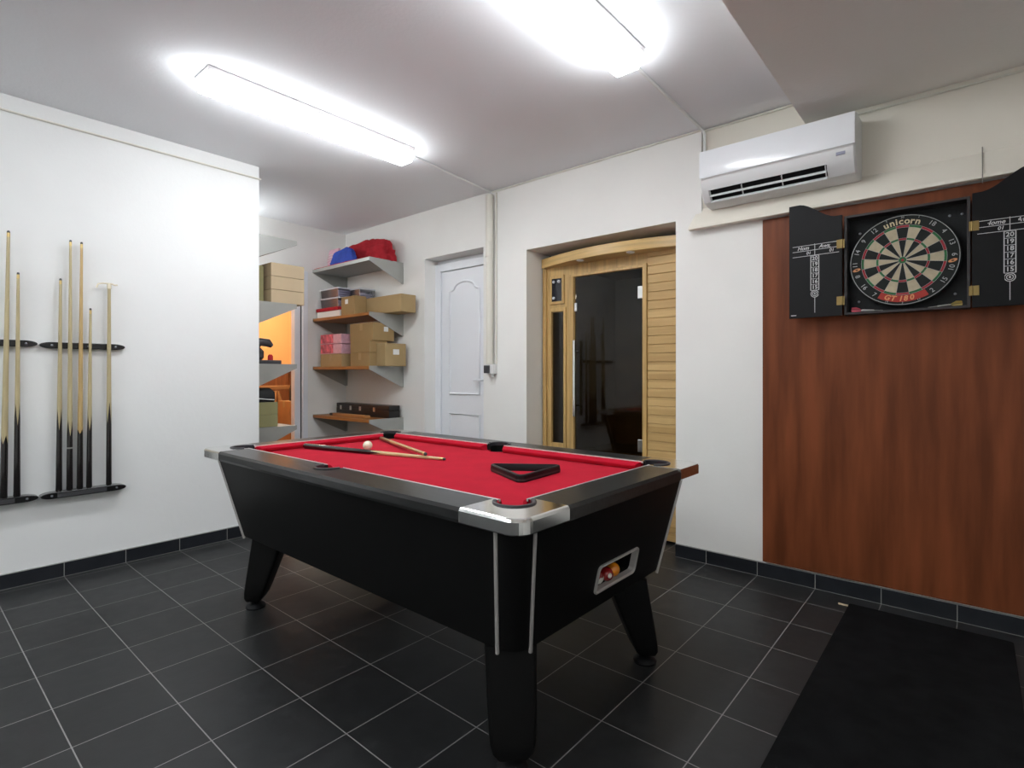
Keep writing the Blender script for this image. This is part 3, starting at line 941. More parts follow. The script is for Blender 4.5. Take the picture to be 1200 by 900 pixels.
# bowed canopy with two downlights
b = MB()
cx0, cx1 = .968, 2.192
N = 20
def bow(u): return YS - .022 - .135 * math.sin(PI * min(1, max(0, u))) ** 0.9
front = [(cx0 + (cx1 - cx0) * i / N, bow(i / N * .93)) for i in range(N + 1)]
outl = front + [(cx1, YS + .03), (cx0, YS + .03)]
ZC0, ZC1 = 2.035, 2.110
b.loft([[Vector((x, y, z)) for x, y in outl] for z in (ZC0, ZC1)])
can = obj('canopy', b, M['pine_h'], sa, bevel=.003)
for x in (1.40, 1.82):
    b = MB(); b.lathe([(.030, ZC0 - .001), (.030, ZC0 - .005), (.024, ZC0 - .008), (.020, ZC0 - .004)], 18, Matrix.Translation((x, 2.745, 0)))
    obj('downlight', b, M['white'], can, smooth=40)
# cabin inside: walls, bench, slatted backrest
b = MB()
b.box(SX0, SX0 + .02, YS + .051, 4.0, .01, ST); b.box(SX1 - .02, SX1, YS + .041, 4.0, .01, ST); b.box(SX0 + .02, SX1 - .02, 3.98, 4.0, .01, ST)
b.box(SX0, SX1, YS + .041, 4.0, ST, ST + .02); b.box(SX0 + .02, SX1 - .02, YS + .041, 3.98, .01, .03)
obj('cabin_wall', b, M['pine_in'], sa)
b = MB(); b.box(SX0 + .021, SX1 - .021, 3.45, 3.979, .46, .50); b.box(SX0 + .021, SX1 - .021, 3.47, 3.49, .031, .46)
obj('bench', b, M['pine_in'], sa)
b = MB()
x = 1.30
while x < 2.15:
    b.box(x, x + .02, 3.93, 3.96, .56, 1.55); x += .045
b.box(1.29, 2.165, 3.9605, 3.978, .70, .75); b.box(1.29, 2.165, 3.9605, 3.978, 1.35, 1.40)
obj('backrest', b, M['pine'], sa)

# ------------------------------------------------------------------ mahogany panel, dart cabinet and board
b = MB(); b.box(2.732, 3.98, YB - .020, YB - .0005, .094, 2.064)
tag(obj('wall_panel', b, M['maroon'], origin=(3.35, YB, .094), bevel=.002), 'mahogany brown wooden panel on the wall behind the dartboard', 'panel')

YP = YB - .0205
CX0, CX1, CZ0, CZ1, CD = 3.152, 3.648, 1.480, 1.988, .085
cb = thing('dartboard_cabinet', 'open black dartboard cabinet with score doors on the mahogany panel', 'cabinet', (3.40, YP, CZ0))
b = MB(); b.box(CX0 + .012, CX1 - .012, YP - .010, YP - .0005, CZ0 + .012, CZ1 - .012)
obj('back_panel', b, M['felt'], cb)
b = MB()
b.box(CX0, CX0 + .012, YP - CD, YP - .0005, CZ0, CZ1); b.box(CX1 - .012, CX1, YP - CD, YP - .0005, CZ0, CZ1)
b.box(CX0 + .012, CX1 - .012, YP - CD, YP - .0005, CZ1 - .012, CZ1); b.box(CX0 + .012, CX1 - .012, YP - CD, YP - .0005, CZ0, CZ0 + .012)
obj('case_frame', b, M['cab_edge'], cb, bevel=.0015)
for x, z in ((CX0 + .06, CZ1 - .085), (CX1 - .075, CZ1 - .06), (CX1 - .03, CZ1 - .06), (CX1 - .055, CZ0 + .075), (CX0 + .055, CZ0 + .07)):
    b = MB(); b.lathe([(.006, 0), (.006, .003), (.003, .005)], 12, Matrix.Translation((x, YP - .0102, z)) @ Matrix.Rotation(PI / 2, 4, 'X'))
    obj('screw', b, M['cap'], cb, smooth=40)
YDR = YP - CD - .004     # front face plane of the open doors' backs
def score_door(x_h, sgn):
    """door hinged at x_h, opening outwards; sgn -1 to the left, +1 to the right."""
    W = .252
    hin = CZ1 + .006
    b = MB()
    out = [(0, CZ0 - .003)]
    out.append((W, CZ0 - .003))
    N = 14
    for i in range(N + 1):
        u = 1 - i / N
        k = max(0.0, min(1.0, (u - .10) / .72))
        s_ = k * k * (3 - 2 * k)
        out.append((W * u, hin + .092 * s_))
    ang = R(3.0)
    def P(u, v, w): return Vector((x_h + sgn * (u * math.cos(ang)), YDR - w + u * math.sin(ang) * 1.0, v))
    b.prism(out, 0, .014, P)
    d = obj('door', b, M['cab'], cb, bevel=.0015)
    xm = x_h + sgn * W * .50
    yb_ = lambda x: YDR - .014 + abs(x - x_h) * math.tan(ang) - .0009
    b = MB()
    def bar(x0, x1, z0, z1):
        vs = []
        for x, z in ((x0, z0), (x1, z0), (x1, z1), (x0, z1)):
            vs.append(Vector((x, yb_(x), z)))
        back = [v + Vector((0, .0005, 0)) for v in vs]
        b.loft([vs, back])
    zl = [1.862, 1.834, 1.806]
    xl = min(x_h, x_h + sgn * W)
    for zz in zl: bar(xl + .018, xl + W - .014, zz - .0012, zz + .0012)
    bar(xm - .0012, xm + .0012, zl[2], zl[0] + .004)
    tx = lambda s, size, x, z, sh=0: add_text(b, s, size, wallT(x, yb_(x), z), shear=sh, depth=.0003, bold=.0004)
    tx('Home', .027, xm - .050, 1.848, .3); tx('Away', .027, xm + .050, 1.848, .3)
    tx('01', .022, xm - .030, 1.820, .2); tx('01', .022, xm + .078, 1.820, .2)
    c0, ch = 1.803, .0305
    for i in range(7): bar(xm - .019, xm + .019, c0 - i * ch - .0009, c0 - i * ch + .0009)
    for xx in (-.019, .019): bar(xm + xx - .0018, xm + xx + .0018, c0 - 6 * ch, c0)
    for i, nmb in enumerate(('20', '19', '18', '17', '16', '15')): tx(nmb, .028, xm, c0 - (i + .5) * ch)
    zc = c0 - 6 * ch - .019
    for ra, rb_ in ((.0195, .0165), (.0125, .0095)):
        n = 24
        l0 = [Vector((xm + ra * math.cos(2 * PI * i / n), yb_(xm), zc + ra * math.sin(2 * PI * i / n))) for i in range(n)]
        l1 = [Vector((xm + rb_ * math.cos(2 * PI * i / n), yb_(xm), zc + rb_ * math.sin(2 * PI * i / n))) for i in range(n)]
        b.loft([l0, l1], False, False)
    tx('B', .014, xm, zc)
    bar(xm - .0013, xm + .0013, zc - .10, zc - .02)
    if sgn < 0: bar(xl + .010, xl + .036, CZ0 + .010, CZ0 + .014)
    obj('score_marking', b, M['chalk'], d)
    for z in (1.845, 1.553):
        b = MB(); x = x_h + sgn * .010
        b.box(min(x, x + sgn * .014), max(x, x + sgn * .014), YDR - .0165, YDR - .0145, z - .022, z + .022)
        b.tube([(x_h - sgn * .0, YDR - .015, z - .022), (x_h, YDR - .015, z + .022)], .004, 8)
        b.box(min(x_h - sgn * .011, x), max(x_h - sgn * .011, x), YDR - .0155, YDR - .0145, z - .022, z + .022)
        obj('hinge', b, M['brass'], d)
    return d
score_door(CX0 - .006, -1)
score_door(CX1 + .006, 1)

# dartboard
DX, DZ, DY = 3.394, 1.735, YP - .052
db = thing('dartboard', 'round dartboard with cream and black sectors hanging in the black cabinet', 'dartboard', (DX, YP, DZ - .2255))
def dpt(r, a, y=0.0): return Vector((DX + r * math.sin(a), DY + y, DZ + r * math.cos(a)))
b = MB()
n = 80
b.loft([[dpt(r, 2 * PI * i / n, y) for i in range(n)] for r, y in ((.170, .0006), (.2215, .0006), (.2245, .004), (.2245, .040))], False, True)
obj('surround', b, M['d_black'], db, smooth=30)
b = MB()
RR = [.0064, .016, .098, .108, .160, .171]
ctr = [dpt(.0064, 2 * PI * i / n) for i in range(n)]
b.mi = 2; b.poly(ctr)
sub = 6
for k in range(20):
    dk = k % 2 == 0
    a0, a1 = (k - .5) * PI / 10, (k + .5) * PI / 10
    for q in range(5):
        r0, r1 = RR[q], RR[q + 1]
        b.mi = 3 if q == 0 else ((2 if dk else 3) if q in (2, 4) else (0 if dk else 1))
        for j in range(sub):
            t0, t1 = a0 + (a1 - a0) * j / sub, a0 + (a1 - a0) * (j + 1) / sub
            b.poly([dpt(r0, t0), dpt(r1, t0), dpt(r1, t1), dpt(r0, t1)])
obj('playing_face', b, [M['d_black'], M['d_cream'], M['d_red'], M['d_green']], db, weld=True)
b = MB()
for r in RR[1:]:
    b.tube([dpt(r, 2 * PI * i / 64, -.0008) for i in range(65)], .0006, 6, False)
b.tube([dpt(.2175, 2 * PI * i / 72, -.004) for i in range(73)], .0016, 6, False)
for k in range(20):
    a = (k + .5) * PI / 10
    b.tube([dpt(.016, a, -.0008), dpt(.172, a, -.0008)], .0006, 6)
for i, s_ in enumerate('20 1 18 4 13 6 10 15 2 17 3 19 7 16 8 11 14 9 12 5'.split()):
    a = i * PI / 10
    if i in (19, 0, 1, 9, 10, 11):
        rr, sz = (.2095, .014)
    else: rr, sz = .197, .030
    p = dpt(rr, a, -.004)
    flip = PI if 5 < i < 15 else 0
    add_text(b, s_, sz, wallT(p.x, p.y, p.z, -a + flip), depth=.0006)
obj('wire_spider', b, M['d_wire'], db)
# printed badges and lettering on the surround
def arc_patch(b, am, half, r0, r1, y=-.0006):
    m_ = 10
    b.loft([[dpt(r0, am - half + 2 * half * i / m_, y) for i in range(m_ + 1)], [dpt(r1, am - half + 2 * half * i / m_, y) for i in range(m_ + 1)]], False, False, closed=False)
b = MB()
arc_patch(b, PI, R(30), .173, .205)
obj('badge', b, M['d_badge'], db)
b = MB()
for a, ch in zip((-20.5, -12.8, -7.2, -1.8, 5.6, 12.0, 18.8), 'unicorn'):
    a = R(a)
    p = dpt(.190, a, -.0012)
    add_text(b, ch, .043, wallT(p.x, p.y, p.z, -a), depth=.0003, bold=.0012)
obj('lettering', b, M['d_text'], db)
b = MB()
for a, ch in zip((-19.5, -12, -2.5, 3.5, 11, 19), ('G', 'T', '1', '8', '0', '')):
    if not ch: continue
    a = R(-a) + PI
    p = dpt(.189, a, -.0014)
    add_text(b, ch, .034, wallT(p.x, p.y, p.z, -a + PI), depth=.0003, bold=.0012, shear=.2)
obj('lettering', b, M['d_peach'], db)
for am in (R(98), R(262)):
    b = MB()
    q = dpt(.193, am, -.0014)
    b.loft([[Vector((q.x + .017 * math.cos(t), q.y, q.z + .008 * math.sin(t) + .004 * math.cos(t))) for t in [2 * PI * i / 20 for i in range(20)]], [Vector((q.x + .006 * math.cos(t), q.y, q.z + .003 * math.sin(t))) for t in [2 * PI * i / 20 for i in range(20)]]], False, False)
    obj('emblem', b, M['d_peach'], db)

def dart(p, q, fm, label):
    p, q = Vector(p), Vector(q)      # flight end, point end
    L = (q - p).length
    t = thing('dart', label, 'dart', p, group='darts lying in the cabinet')
    t.rotation_mode = 'QUATERNION'
    t.rotation_quaternion = (q - p).to_track_quat('Z', 'Y')
    b = MB(); b.lathe([(.002, L * .32), (.0034, L * .36), (.0034, L * .70), (.0012, L * .74), (.0009, L)], 10)
    obj('barrel', b, M['steel'], t, smooth=40, local=True)
    b = MB()
    b.lathe([(.0018, .0), (.0018, L * .33)], 8)
    obj('stem', b, M['sock'], t, local=True)
    b = MB()
    for k in range(2):
        T = Matrix.Rotation(PI / 4 + k * PI / 2, 4, 'Z')
        for s_ in (-1, 1):
            pl = [(.0022, 0), (.014, .002), (.017, .022), (.006, .040), (.0022, .042)]
            b.loft([[T @ Vector((s_ * u, -.0004, v)) for u, v in pl], [T @ Vector((s_ * u, .0004, v)) for u, v in pl]])
    obj('flight', b, M[fm], t, local=True)
zf = CZ0 + .012
dart((CX0 + .030, YP - .070, zf + .0135), (CX0 + .165, YP - .066, zf + .002), 'flight_r', 'dart with red flights at the cabinet front left corner')
dart((CX0 + .026, YP - .036, zf + .0135), (CX0 + .150, YP - .031, zf + .002), 'flight_r', 'dart with red flights behind the other red-flighted dart')
dart((CX1 - .028, YP - .058, zf + .0135), (CX1 - .155, YP - .064, zf + .002), 'flight_y', 'dart with gold flights in the cabinet right corner')

# thin wire hanging over the ledge
b = MB(); b.tube([(3.690, 2.6625, 2.24), (3.690, 2.655, 2.206), (3.690, 2.567, 2.087), (3.690, 2.566, 2.045)], .0018, 6)
tag(obj('wire', b, M['wire'], origin=(3.69, 2.57, 2.05)), 'thin grey wire hanging over the cream ledge above the cabinet', 'wire')

# ------------------------------------------------------------------ air conditioner
ac = thing('air_conditioner', 'white wall air conditioner above the mahogany panel', 'air conditioner', (2.815, YU - .005, 2.20))
AX0, AX1 = 2.425, 3.212
YW = YU - .0045
prof = [(YW, 2.505), (2.500, 2.500), (2.474, 2.488), (2.464, 2.46), (2.463, 2.325), (2.468, 2.318), (2.473, 2.278), (2.492, 2.235), (2.530, 2.200), (2.590, 2.186), (YW, 2.186)]
b = MB()
b.loft([[Vector((x, YW - (YW - y) * k, 2.345 + (z - 2.345) * k2)) for y, z in prof] for x, k, k2 in ((AX0, .955, .975), (AX0 + .010, 1, 1), (AX1 - .010, 1, 1), (AX1, .955, .975))])
body = obj('housing', b, M['acg'], ac, smooth=25)
# discharge slot
d0, d1 = Vector((0, 2.476, 2.262)), Vector((0, 2.526, 2.196))
dv = (d1 - d0); nn = Vector((0, -dv.z, dv.y)).normalized(); nn = nn if nn.y < 0 else -nn
cut = MB()
def slot(x, u, w): p = d0 + dv * u + nn * w; return Vector((x, p.y, p.z))
cut.loft([[slot(x, .10, -.045), slot(x, .90, -.045), slot(x, .90, .03), slot(x, .10, .03)] for x in (AX0 + .045, AX1 - .13)])
carve(body, [cut])
b = MB()
b.loft([[slot(x, .11, -.044), slot(x, .89, -.044), slot(x, .89, -.010), slot(x, .11, -.010)] for x in (AX0 + .046, AX1 - .131)])
obj('vent', b, M['dark'], ac)
for u in (.50, .93):
    b = MB()
    b.loft([[slot(x, u - .035, -.009), slot(x, u + .035, -.009), slot(x, u + .055, .010), slot(x, u - .02, .010)] for x in (AX0 + .048, AX1 - .133)])
    obj('louvre', b, M['acw'], ac, bevel=.001)
for xx in (AX0 + .05, AX0 + .23, AX0 + .44, AX1 - .138):
    b = MB(); b.loft([[slot(x, .14, -.009), slot(x, .86, -.009), slot(x, .84, .006), slot(x, .16, .006)] for x in (xx, xx + .003)])
    obj('fin', b, M['acg'], ac)
b = MB()
b.loft([[Vector((x, y, z)) for y, z in ((2.4625, 2.335), (2.456, 2.328), (2.4545, 2.34), (2.4555, 2.47), (2.462, 2.487), (2.468, 2.489), (2.4655, 2.47))] for x in (AX0 + .0015, AX1 - .0015)])
obj('front_panel', b, M['acw'], ac, smooth=30)
b = MB(); b.box(AX1 - .085, AX1 - .045, 2.4655, 2.470, 2.286, 2.302, Matrix.Identity(4))
obj('display', b, M['lcd'], ac)

# ------------------------------------------------------------------ rubber mat and a stick
b = MB(); b.loft([[Vector((x, y, z)) for x, y in rrect(3.178, 3.792, -.38, 2.520, .012, 4)] for z in (.0005, .005, .007)])
tag(obj('dart_mat', b, M['mat_r'], origin=(3.478, 1.07, 0), bevel=.0), 'black mat lying on the floor tiles below the dartboard', 'mat')
b = MB(); b.box(3.134, 3.176, 2.487, 2.497, .0003, .007)
tag(obj('wood_strip', b, M['stick'], origin=(3.156, 2.492, 0), bevel=.001), 'short pale strip lying at the mat corner by the wall', 'strip')

# ------------------------------------------------------------------ wall shelves in the nook
def shelf(x0, x1, yw, sgn, zt, label, wood, grp='wall shelves in the nook'):
    """yw: wall plane; sgn -1 when the shelf sticks out towards -Y."""
    D = .395
    t = thing('wall_shelf', label, 'shelf', ((x0 + x1) / 2, yw, zt - .03), group=grp)
    yf = yw + sgn * D
    y0, y1 = sorted((yw + sgn * .001, yf))
    b = MB(); b.box(x0 + .004, x1 - .004, y0, y1, zt - .028, zt)
    obj('board', b, M['shelf_wood'] if wood else M['shelf_grey'], t, bevel=.002)
    if not wood:
        b = MB(); ya, yb_ = sorted((yf, yf + sgn * .0015)); b.box(x0, x1, ya, yb_, zt - .03, zt + .002)
        obj('front_edge', b, M['shelf'], t)
    for x in (x0, x1 - .0035):
        b = MB()
        out = [(yw + sgn * .001, zt + .004), (yf, zt + .004), (yf, zt - .030), (yw + sgn * .012, zt - .205), (yw + sgn * .001, zt - .205)]
        b.prism(out, x, x + .0035, lambda u, v, w: Vector((w, u, v)))
        b.box(x if x == x0 else x - .03, x + .03 if x == x0 else x + .0035, *sorted((yw + sgn * .0012, yw + sgn * .004)), zt - .20, zt - .0285)
        obj('bracket', b, M['shelf'], t)
    return t
RX0, RX1 = XF + .004, -.592
shelf(RX0, RX1, YB, -1, 2.258, 'grey metal shelf holding folded red and blue cloth', False)
shelf(RX0, RX1, YB, -1, 1.748, 'wood-fronted shelf holding clear tubs and two cardboard boxes', True)
shelf(RX0, RX1, YB, -1, 1.246, 'wood-fronted shelf holding pink boxes and stacked brown cartons', True)
shelf(RX0, RX1, YB, -1, .745, 'lowest wood-fronted shelf holding the long black case', True)
LX0, LX1 = -1.40, -.555
shelf(LX0, LX1, YE, 1, 2.258, 'topmost grey shelf end poking out behind the white wall edge', False)
shelf(LX0, LX1, YE, 1, 1.740, 'grey shelf end under three stacked tan boxes', False)
shelf(LX0, LX1, YE, 1, 1.250, 'grey shelf end under dark gear against the orange wall', False)
shelf(LX0, LX1, YE, 1, .750, 'lowest grey shelf end under two olive boxes', False)

def carton(x0, x1, y0, y1, z0, z1, m, label, grp, tape_ax='x', lab=None, name='cardboard_box', cat='box', open_line=True):
    t = thing(name, label, cat, ((x0 + x1) / 2, (y0 + y1) / 2, z0), group=grp)
    b = MB(); b.box(x0, x1, y0, y1, z0 + .0003, z1)
    obj('carton', b, M[m], t, bevel=.003)
    if tape_ax:
        b = MB()
        c = (y0 + y1) / 2 if tape_ax == 'x' else (x0 + x1) / 2
        e = .0008; hw = .022
        if tape_ax == 'x':
            b.box(x0 + .002, x1 + e, c - hw, c + hw, z1, z1 + e); b.box(x1, x1 + e, c - hw, c + hw, z1 - .06, z1)
        else:
            b.box(c - hw, c + hw, y0 - e, y1 - .002, z1, z1 + e); b.box(c - hw, c + hw, y0 - e, y0, z1 - .07, z1)
        obj('tape', b, M['tape'], t)
    if lab:
        face, u, v, w, h = lab
        b = MB()
        if face == 'x': b.box(x1, x1 + .0008, u - w / 2, u + w / 2, v - h / 2, v + h / 2)
        else: b.box(u - w / 2, u + w / 2, y0 - .0008, y0, v - h / 2, v + h / 2)
        obj('paper_label', b, M['paper'], t)
    return t
g1 = 'cardboard boxes on the nook shelves'
carton(-1.00, -.325, 2.405, 2.575, 1.7485, 1.912, 'card2', 'long cardboard box overhanging the end of its shelf', g1, None)
carton(-1.095, -.862, 2.268, 2.400, 1.7485, 1.930, 'card', 'small cardboard box in front of the long cardboard box', g1, None, ('y', -1.0, 1.88, .05, .045))
carton(-.925, -.61, 2.262, 2.46, 1.2465, 1.375, 'card', 'lower flat brown carton beside the pink boxes', g1, 'y')
carton(-.925, -.61, 2.262, 2.46, 1.3755, 1.487, 'card', 'upper flat brown carton beside the pink boxes', g1, None)
carton(-.606, -.47, 2.335, 2.575, 1.2465, 1.460, 'card2', 'square brown carton with a white label at the shelf end', g1, None, ('x', 2.46, 1.38, .07, .05))
carton(-.975, -.60, 2.290, 2.535, 1.4880, 1.658, 'card', 'brown carton with a white label on top of the flat cartons', g1, 'y', ('x', 2.44, 1.60, .05, .045))
carton(-1.495, -1.10, 2.275, 2.40, 1.2465, 1.375, 'card2', 'brown carton under the two pink boxes', g1, 'y')
# pink flowered boxes
for z0, lab in ((1.3755, 'lower pink box with red flower print on a brown carton'), (1.4765, 'upper pink box with red flower print on the lower pink box')):
    t = thing('gift_box', lab, 'box', (-1.30, 2.34, z0), group='pink flowered boxes')
    b = MB(); b.box(-1.50, -1.11, 2.28, 2.43, z0 + .0003, z0 + .098)
    obj('carton', b, M['pink'], t, bevel=.006)
    b = MB(); b.box(-1.5005, -1.26, 2.2793, 2.30, z0 + .008, z0 + .0985)
    obj('flower_print', b, M['pinkred'], t)
# clear tubs
for i, (x0, x1, y0, y1, z0, z1, lab) in enumerate((
    (-1.56, -1.20, 2.30, 2.56, 1.850, 1.955, 'lower clear plastic tub stacked behind the small cardboard box'),
    (-1.56, -1.20, 2.30, 2.56, 1.956, 2.052, 'upper clear plastic tub on the stack under the metal shelf'),
    (-1.18, -.98, 2.41, 2.60, 1.913, 2.035, 'small clear plastic tub standing on the long cardboard box'))):
    t = thing('plastic_tub', lab, 'tub', ((x0 + x1) / 2, (y0 + y1) / 2, z0), group='clear plastic tubs')
    b = MB()
    lo = [[Vector((x, y, z)) for x, y in rrect(x0 + k, x1 - k, y0 + k, y1 - k, .02, 3)] for k, z in ((.012, z0 + .0005), (.004, z1 - .016))]
    li = [[Vector((x, y, z)) for x, y in rrect(x0 + k, x1 - k, y0 + k, y1 - k, .02, 3)] for k, z in ((.007, z1 - .016), (.015, z0 + .004))]
    b.loft(lo + li)
    obj('bin', b, M['tub'], t, smooth=40)
    b = MB(); b.loft([[Vector((x, y, z)) for x, y in rrect(x0, x1, y0, y1, .02, 3)] for z in (z1 - .0155, z1 - .002)])
    obj('lid', b, M['tublid'], t, smooth=40)
    b = MB()
    for k in range(3):
        b.box(x0 + .03, x1 - .03, y0 + .03, y1 - .03, z0 + .006 + k * .024, z0 + .022 + k * .024)
    obj('contents', b, M['lilac'], t)
carton(-1.57, -1.14, 2.28, 2.58, 1.7485, 1.815, 'paper', 'white flat box under the clear plastic tubs', 'flat boxes under the tubs', None)
carton(-1.575, -1.16, 2.27, 2.57, 1.8155, 1.849, 'redcloth', 'thin reddish flat box between white box and clear tubs', 'flat boxes under the tubs', None)

# folded cloth on the metal shelf
def lump(name, c, rx, ry, rz, m, label, cat, seed, amp=.22, grp=None, flat=.0):
    b = MB()
    bmesh.ops.create_uvsphere(b.bm, u_segments=48, v_segments=28, radius=1)
    for v in b.bm.verts:
        p = v.co.copy()
        e = Vector([math.copysign(abs(a) ** .72, a) for a in p])
        k = 1 + amp * noise.noise(p * 1.7 + Vector((seed, 0, 0))) + amp * .4 * noise.noise(p * 4.5 + Vector((0, seed, 0)))
        z = max(-flat, e.z * k) if flat else max(0.0, e.z * k)
        v.co = Vector((c[0] + rx * e.x * k, c[1] + ry * e.y * k, c[2] + rz * z))
    return tag(obj(name, b, M[m], origin=c, smooth=True), label, cat, grp)
zs = 2.2585
lump('folded_cloth', (-1.02, 2.515, zs), .42, .095, .235, 'redcloth', 'crumpled red cloth piled on the top metal shelf', 'cloth', 3.1, .30)
lump('folded_cloth', (-1.14, 2.325, zs + .018), .21, .040, .150, 'bluecloth', 'blue cloth bundle in front of the red cloth', 'cloth', 5.3, .16)
b = MB()
N = 12
top = [[Vector((-1.585 + .90 * i / N, y, zs + .010 + .006 * noise.noise(Vector((i * .7, y * 9, 1))))) for y in (2.252, 2.30, 2.36)] for i in range(N + 1)]
bot = [[Vector((p.x, p.y, zs + .0005)) for p in r] for r in top]
for i in range(N):
    for (A, B_) in ((top, 0), (bot, 1)):
        for j in range(2):
            b.poly([A[i][j], A[i + 1][j], A[i + 1][j + 1], A[i][j + 1]])
    for j in (0, 2): b.poly([top[i][j], top[i + 1][j], bot[i + 1][j], bot[i][j]])
for i in (0, N): b.poly([top[i][0], top[i][1], top[i][2], bot[i][2], bot[i][1], bot[i][0]])
tag(obj('folded_cloth', b, M['redcloth'], origin=(-1.13, 2.30, zs), weld=True, smooth=50), 'flat red cloth along the front of the top metal shelf', 'cloth')
t = thing('plastic_bag', 'pink bag with white lines standing at the shelf end', 'bag', (-1.52, 2.44, zs))
b = MB(); b.loft([[Vector((x, y, z)) for x, y in rrect(-1.582, -1.40, 2.44 - w, 2.44 + w, min(.02, w * .9), 3)] for z, w in ((zs + .011, .035), (zs + .12, .045), (zs + .235, .012))])
obj('bag_body', b, M['pink'], t, smooth=40)
b = MB()
for k in range(4):
    z = zs + .085 + k * .028; w = .045 - .033 * max(0, (z - zs - .12)) / .115
    b.tube([(-1.565, 2.44 - w - .002, z), (-1.50, 2.44 - w - .003, z + .008), (-1.44, 2.44 - w - .002, z)], .003, 6)
obj('printed_line', b, M['paper'], t)

# black case, thin strip in front of it, bag below
t = thing('instrument_case', 'long black case with steel clasps on the lowest shelf', 'case', (-1.05, 2.55, .7455))
b = MB(); b.box(-1.52, -.60, 2.475, 2.605, .7458, .820)
obj('case_base', b, M['blackcase'], t, bevel=.004)
b = MB(); b.box(-1.52, -.60, 2.475, 2.605, .8205, .866)
obj('case_lid', b, M['blackcase'], t, bevel=.006)
for x in (-1.43, -1.25, -1.08, -.84):
    b = MB(); b.box(x - .016, x + .016, 2.4705, 2.4745, .80, .842)
    obj('clasp', b, M['steel'], t, bevel=.001)
t = thing('cue_case', 'slim brown case lying in front of the long black case', 'case', (-1.13, 2.38, .7455))
b = MB(); b.box(-1.36, -.78, 2.33, 2.39, .7458, .772)
obj('case_body', b, M['tanwood'], t, bevel=.004)
b = MB(); b.box(-1.42, -1.3605, 2.333, 2.387, .7458, .770)
obj('end_cap', b, M['blackcase'], t, bevel=.004)
t = thing('sports_bag', 'black bag standing on the floor under the lowest shelf', 'bag', (-.90, 2.40, 0))
b = MB(); b.loft([[Vector((x, y, z)) for x, y in rrect(-1.15 + i_, -.62 - i_, 2.25 + i_ * .5, 2.55 - i_ * .5, .05, 4)] for z, i_ in ((.001, .02), (.03, 0), (.40, .01), (.49, .09), (.525, .19))])
obj('bag_body', b, M['blackbag'], t, smooth=40)
b = MB(); b.tube([(-1.03 + .29 * k / 10, 2.40, .515 + .042 * math.sin(PI * k / 10)) for k in range(11)], .012, 8)
obj('handle', b, M['blackbag'], t, smooth=40)

# tan boxes and other things on the left shelves
for k in range(3):
    z0 = 1.7445 + k * .1075
    carton(-.82, -.585, 1.325, 1.605, z0, z0 + .105, 'card3', ('lowest tan box of the stack of three', 'middle tan box of the stack of three', 'topmost tan box of the stack of three')[k], 'tan boxes on the left shelf', None, name='storage_box')
carton(-.86, -.66, 1.145, 1.30, 1.7445, 2.04, 'olive', 'tall olive box beside the stack of three tan boxes', 'olive boxes', None, name='storage_box')
carton(-.76, -.575, 1.16, 1.375, .7545, .852, 'olive', 'lower olive box on the lowest grey shelf', 'olive boxes', None, name='storage_box')
carton(-.76, -.575, 1.16, 1.375, .8525, .950, 'olive', 'upper olive box on the lowest grey shelf', 'olive boxes', None, name='storage_box')
t = thing('black_pouch', 'black pouch lying on the two olive boxes', 'pouch', (-.66, 1.27, .9505))
b = MB(); b.loft([[Vector((x, y, z)) for x, y in rrect(-.75 + i_, -.585 - i_, 1.17 + i_, 1.37 - i_, .03, 4)] for z, i_ in ((.951, .006), (.97, 0), (1.03, .004), (1.062, .03))])
obj('pouch_body', b, M['blackbag'], t, smooth=40)
b = MB(); b.tube([(-.5835, 1.20, .985), (-.583, 1.28, .975), (-.5835, 1.35, .968)], .004, 6)
obj('pale_strap', b, M['paper'], t)
t = thing('power_tool', 'dark grey tool on the grey shelf against the orange wall', 'tool', (-.66, 1.25, 1.2545))
b = MB(); b.box(-.74, -.60, 1.16, 1.42, 1.2548, 1.285)
tb = obj('tool_base', b, M['sock'], t, bevel=.006)
b = MB(); b.lathe([(.045, 0), (.062, .02), (.062, .07), (.035, .10)], 20, Matrix.Translation((-.67, 1.24, 1.2855)))
b.tube([(-.67, 1.24, 1.385), (-.67, 1.27, 1.43), (-.67, 1.34, 1.425), (-.67, 1.37, 1.40)], [.025, .035, .033, .018], 12)
obj('motor_housing', b, M['bluecloth'] if False else M['sock'], t, smooth=40)
b = MB(); b.lathe([(.020, 0), (.020, .03), (.012, .045)], 12, Matrix.Translation((-.64, 1.345, 1.2855)))
obj('red_knob', b, M['redcloth'], t, smooth=40)

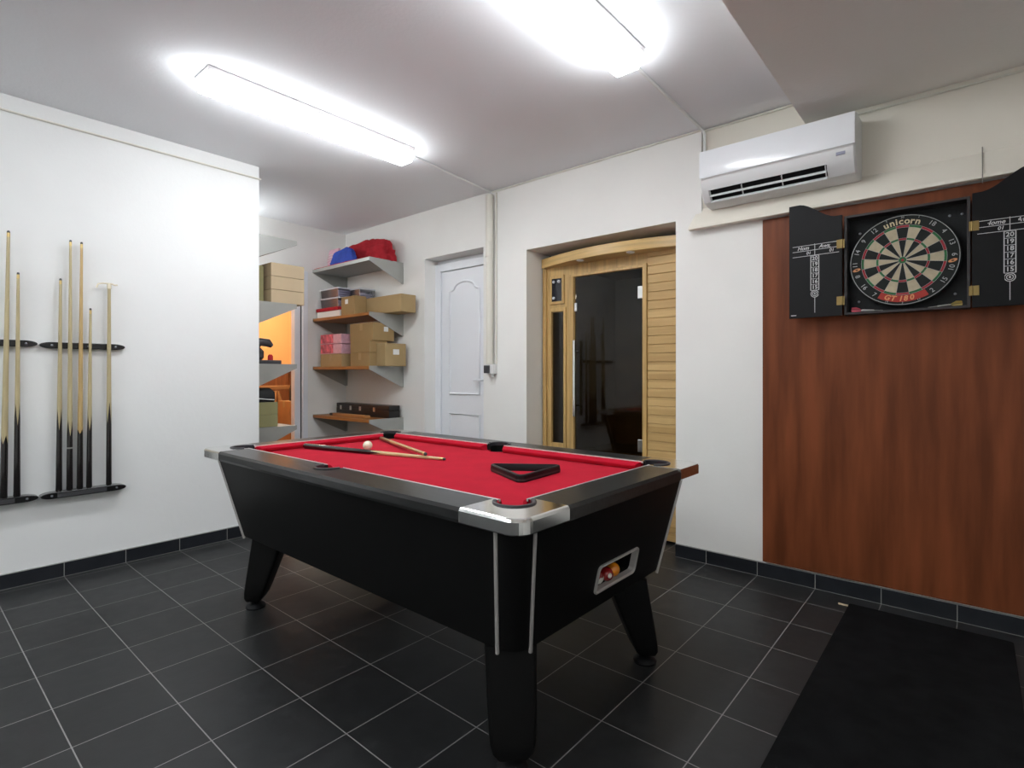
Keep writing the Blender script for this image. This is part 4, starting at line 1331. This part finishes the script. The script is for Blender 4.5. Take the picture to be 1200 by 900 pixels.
# ------------------------------------------------------------------ the orange room beyond
t = thing('wooden_cupboard', 'red-brown wooden cupboard against the orange wall', 'cupboard', (-3.42, 2.8, 0))
b = MB(); b.box(-3.66, -3.20, 2.00, 3.60, .06, 1.20); b.box(-3.64, -3.24, 2.03, 3.57, .001, .06)
obj('carcass', b, M['brownwood'], t, bevel=.004)
b = MB(); b.box(-3.67, -3.17, 1.97, 3.63, 1.2005, 1.235)
obj('cupboard_top', b, M['tanwood'], t, bevel=.006)
for y0, y1 in ((2.02, 2.79), (2.81, 3.58)):
    b = MB(); b.box(-3.199, -3.18, y0, y1, .09, 1.18)
    d = obj('cupboard_door', b, M['brownwood'], t, bevel=.006)
    b = MB(); yy = y1 - .06 if y0 < 2.5 else y0 + .06
    b.tube([(-3.1795, yy, .75), (-3.165, yy, .75)], .012, 10)
    obj('knob', b, M['brass'], d, smooth=40)
t = thing('wooden_trestle', 'tan wooden trestle with splayed legs beyond the opening', 'trestle', (-2.75, 2.45, 0))
b = MB(); b.box(-2.79, -2.71, 2.20, 2.78, .985, 1.03)
obj('top_bar', b, M['tanwood'], t, bevel=.004)
for yb_, yt in ((2.20, 2.40), (2.62, 2.42)):
    for xb, xt in ((-2.95, -2.77), (-2.55, -2.73)):
        T = zT((xb, yb_, .001), (xt, yt, .984))
        b = MB(); b.box(-.02, .02, -.014, .014, .012, 1.0, T)
        obj('leg', b, M['tanwood'], t)
carton(-2.50, -2.22, 2.315, 2.72, .001, .86, 'tanwood', 'tall brown carton standing beyond the opening', 'cartons in the orange room', 'y', name='cardboard_box')
t = thing('bottle', 'dark slim bottle standing on the tall brown carton', 'bottle', (-2.33, 2.40, .861))
b = MB(); b.lathe([(.030, .8625), (.033, .868), (.033, 1.00), (.014, 1.06), (.012, 1.10)], 20, Matrix.Translation((-2.33, 2.40, 0)))
obj('bottle_body', b, M['blackcase'], t, smooth=40)
b = MB(); b.lathe([(.014, 1.1005), (.014, 1.125)], 14, Matrix.Translation((-2.33, 2.40, 0)))
obj('cap', b, M['sock'], t, smooth=40)
ld = bpy.data.lights.new('orange_room_light', 'POINT')  # added point light without a fixture, lights the orange room from out of view
ld.energy = ORANGE_ROOM_W; ld.color = (1.0, .86, .66); ld.shadow_soft_size = .12
lo = bpy.data.objects.new('orange_room_light', ld)
lo.location = (-2.55, 2.15, 2.45)
COL.objects.link(lo)
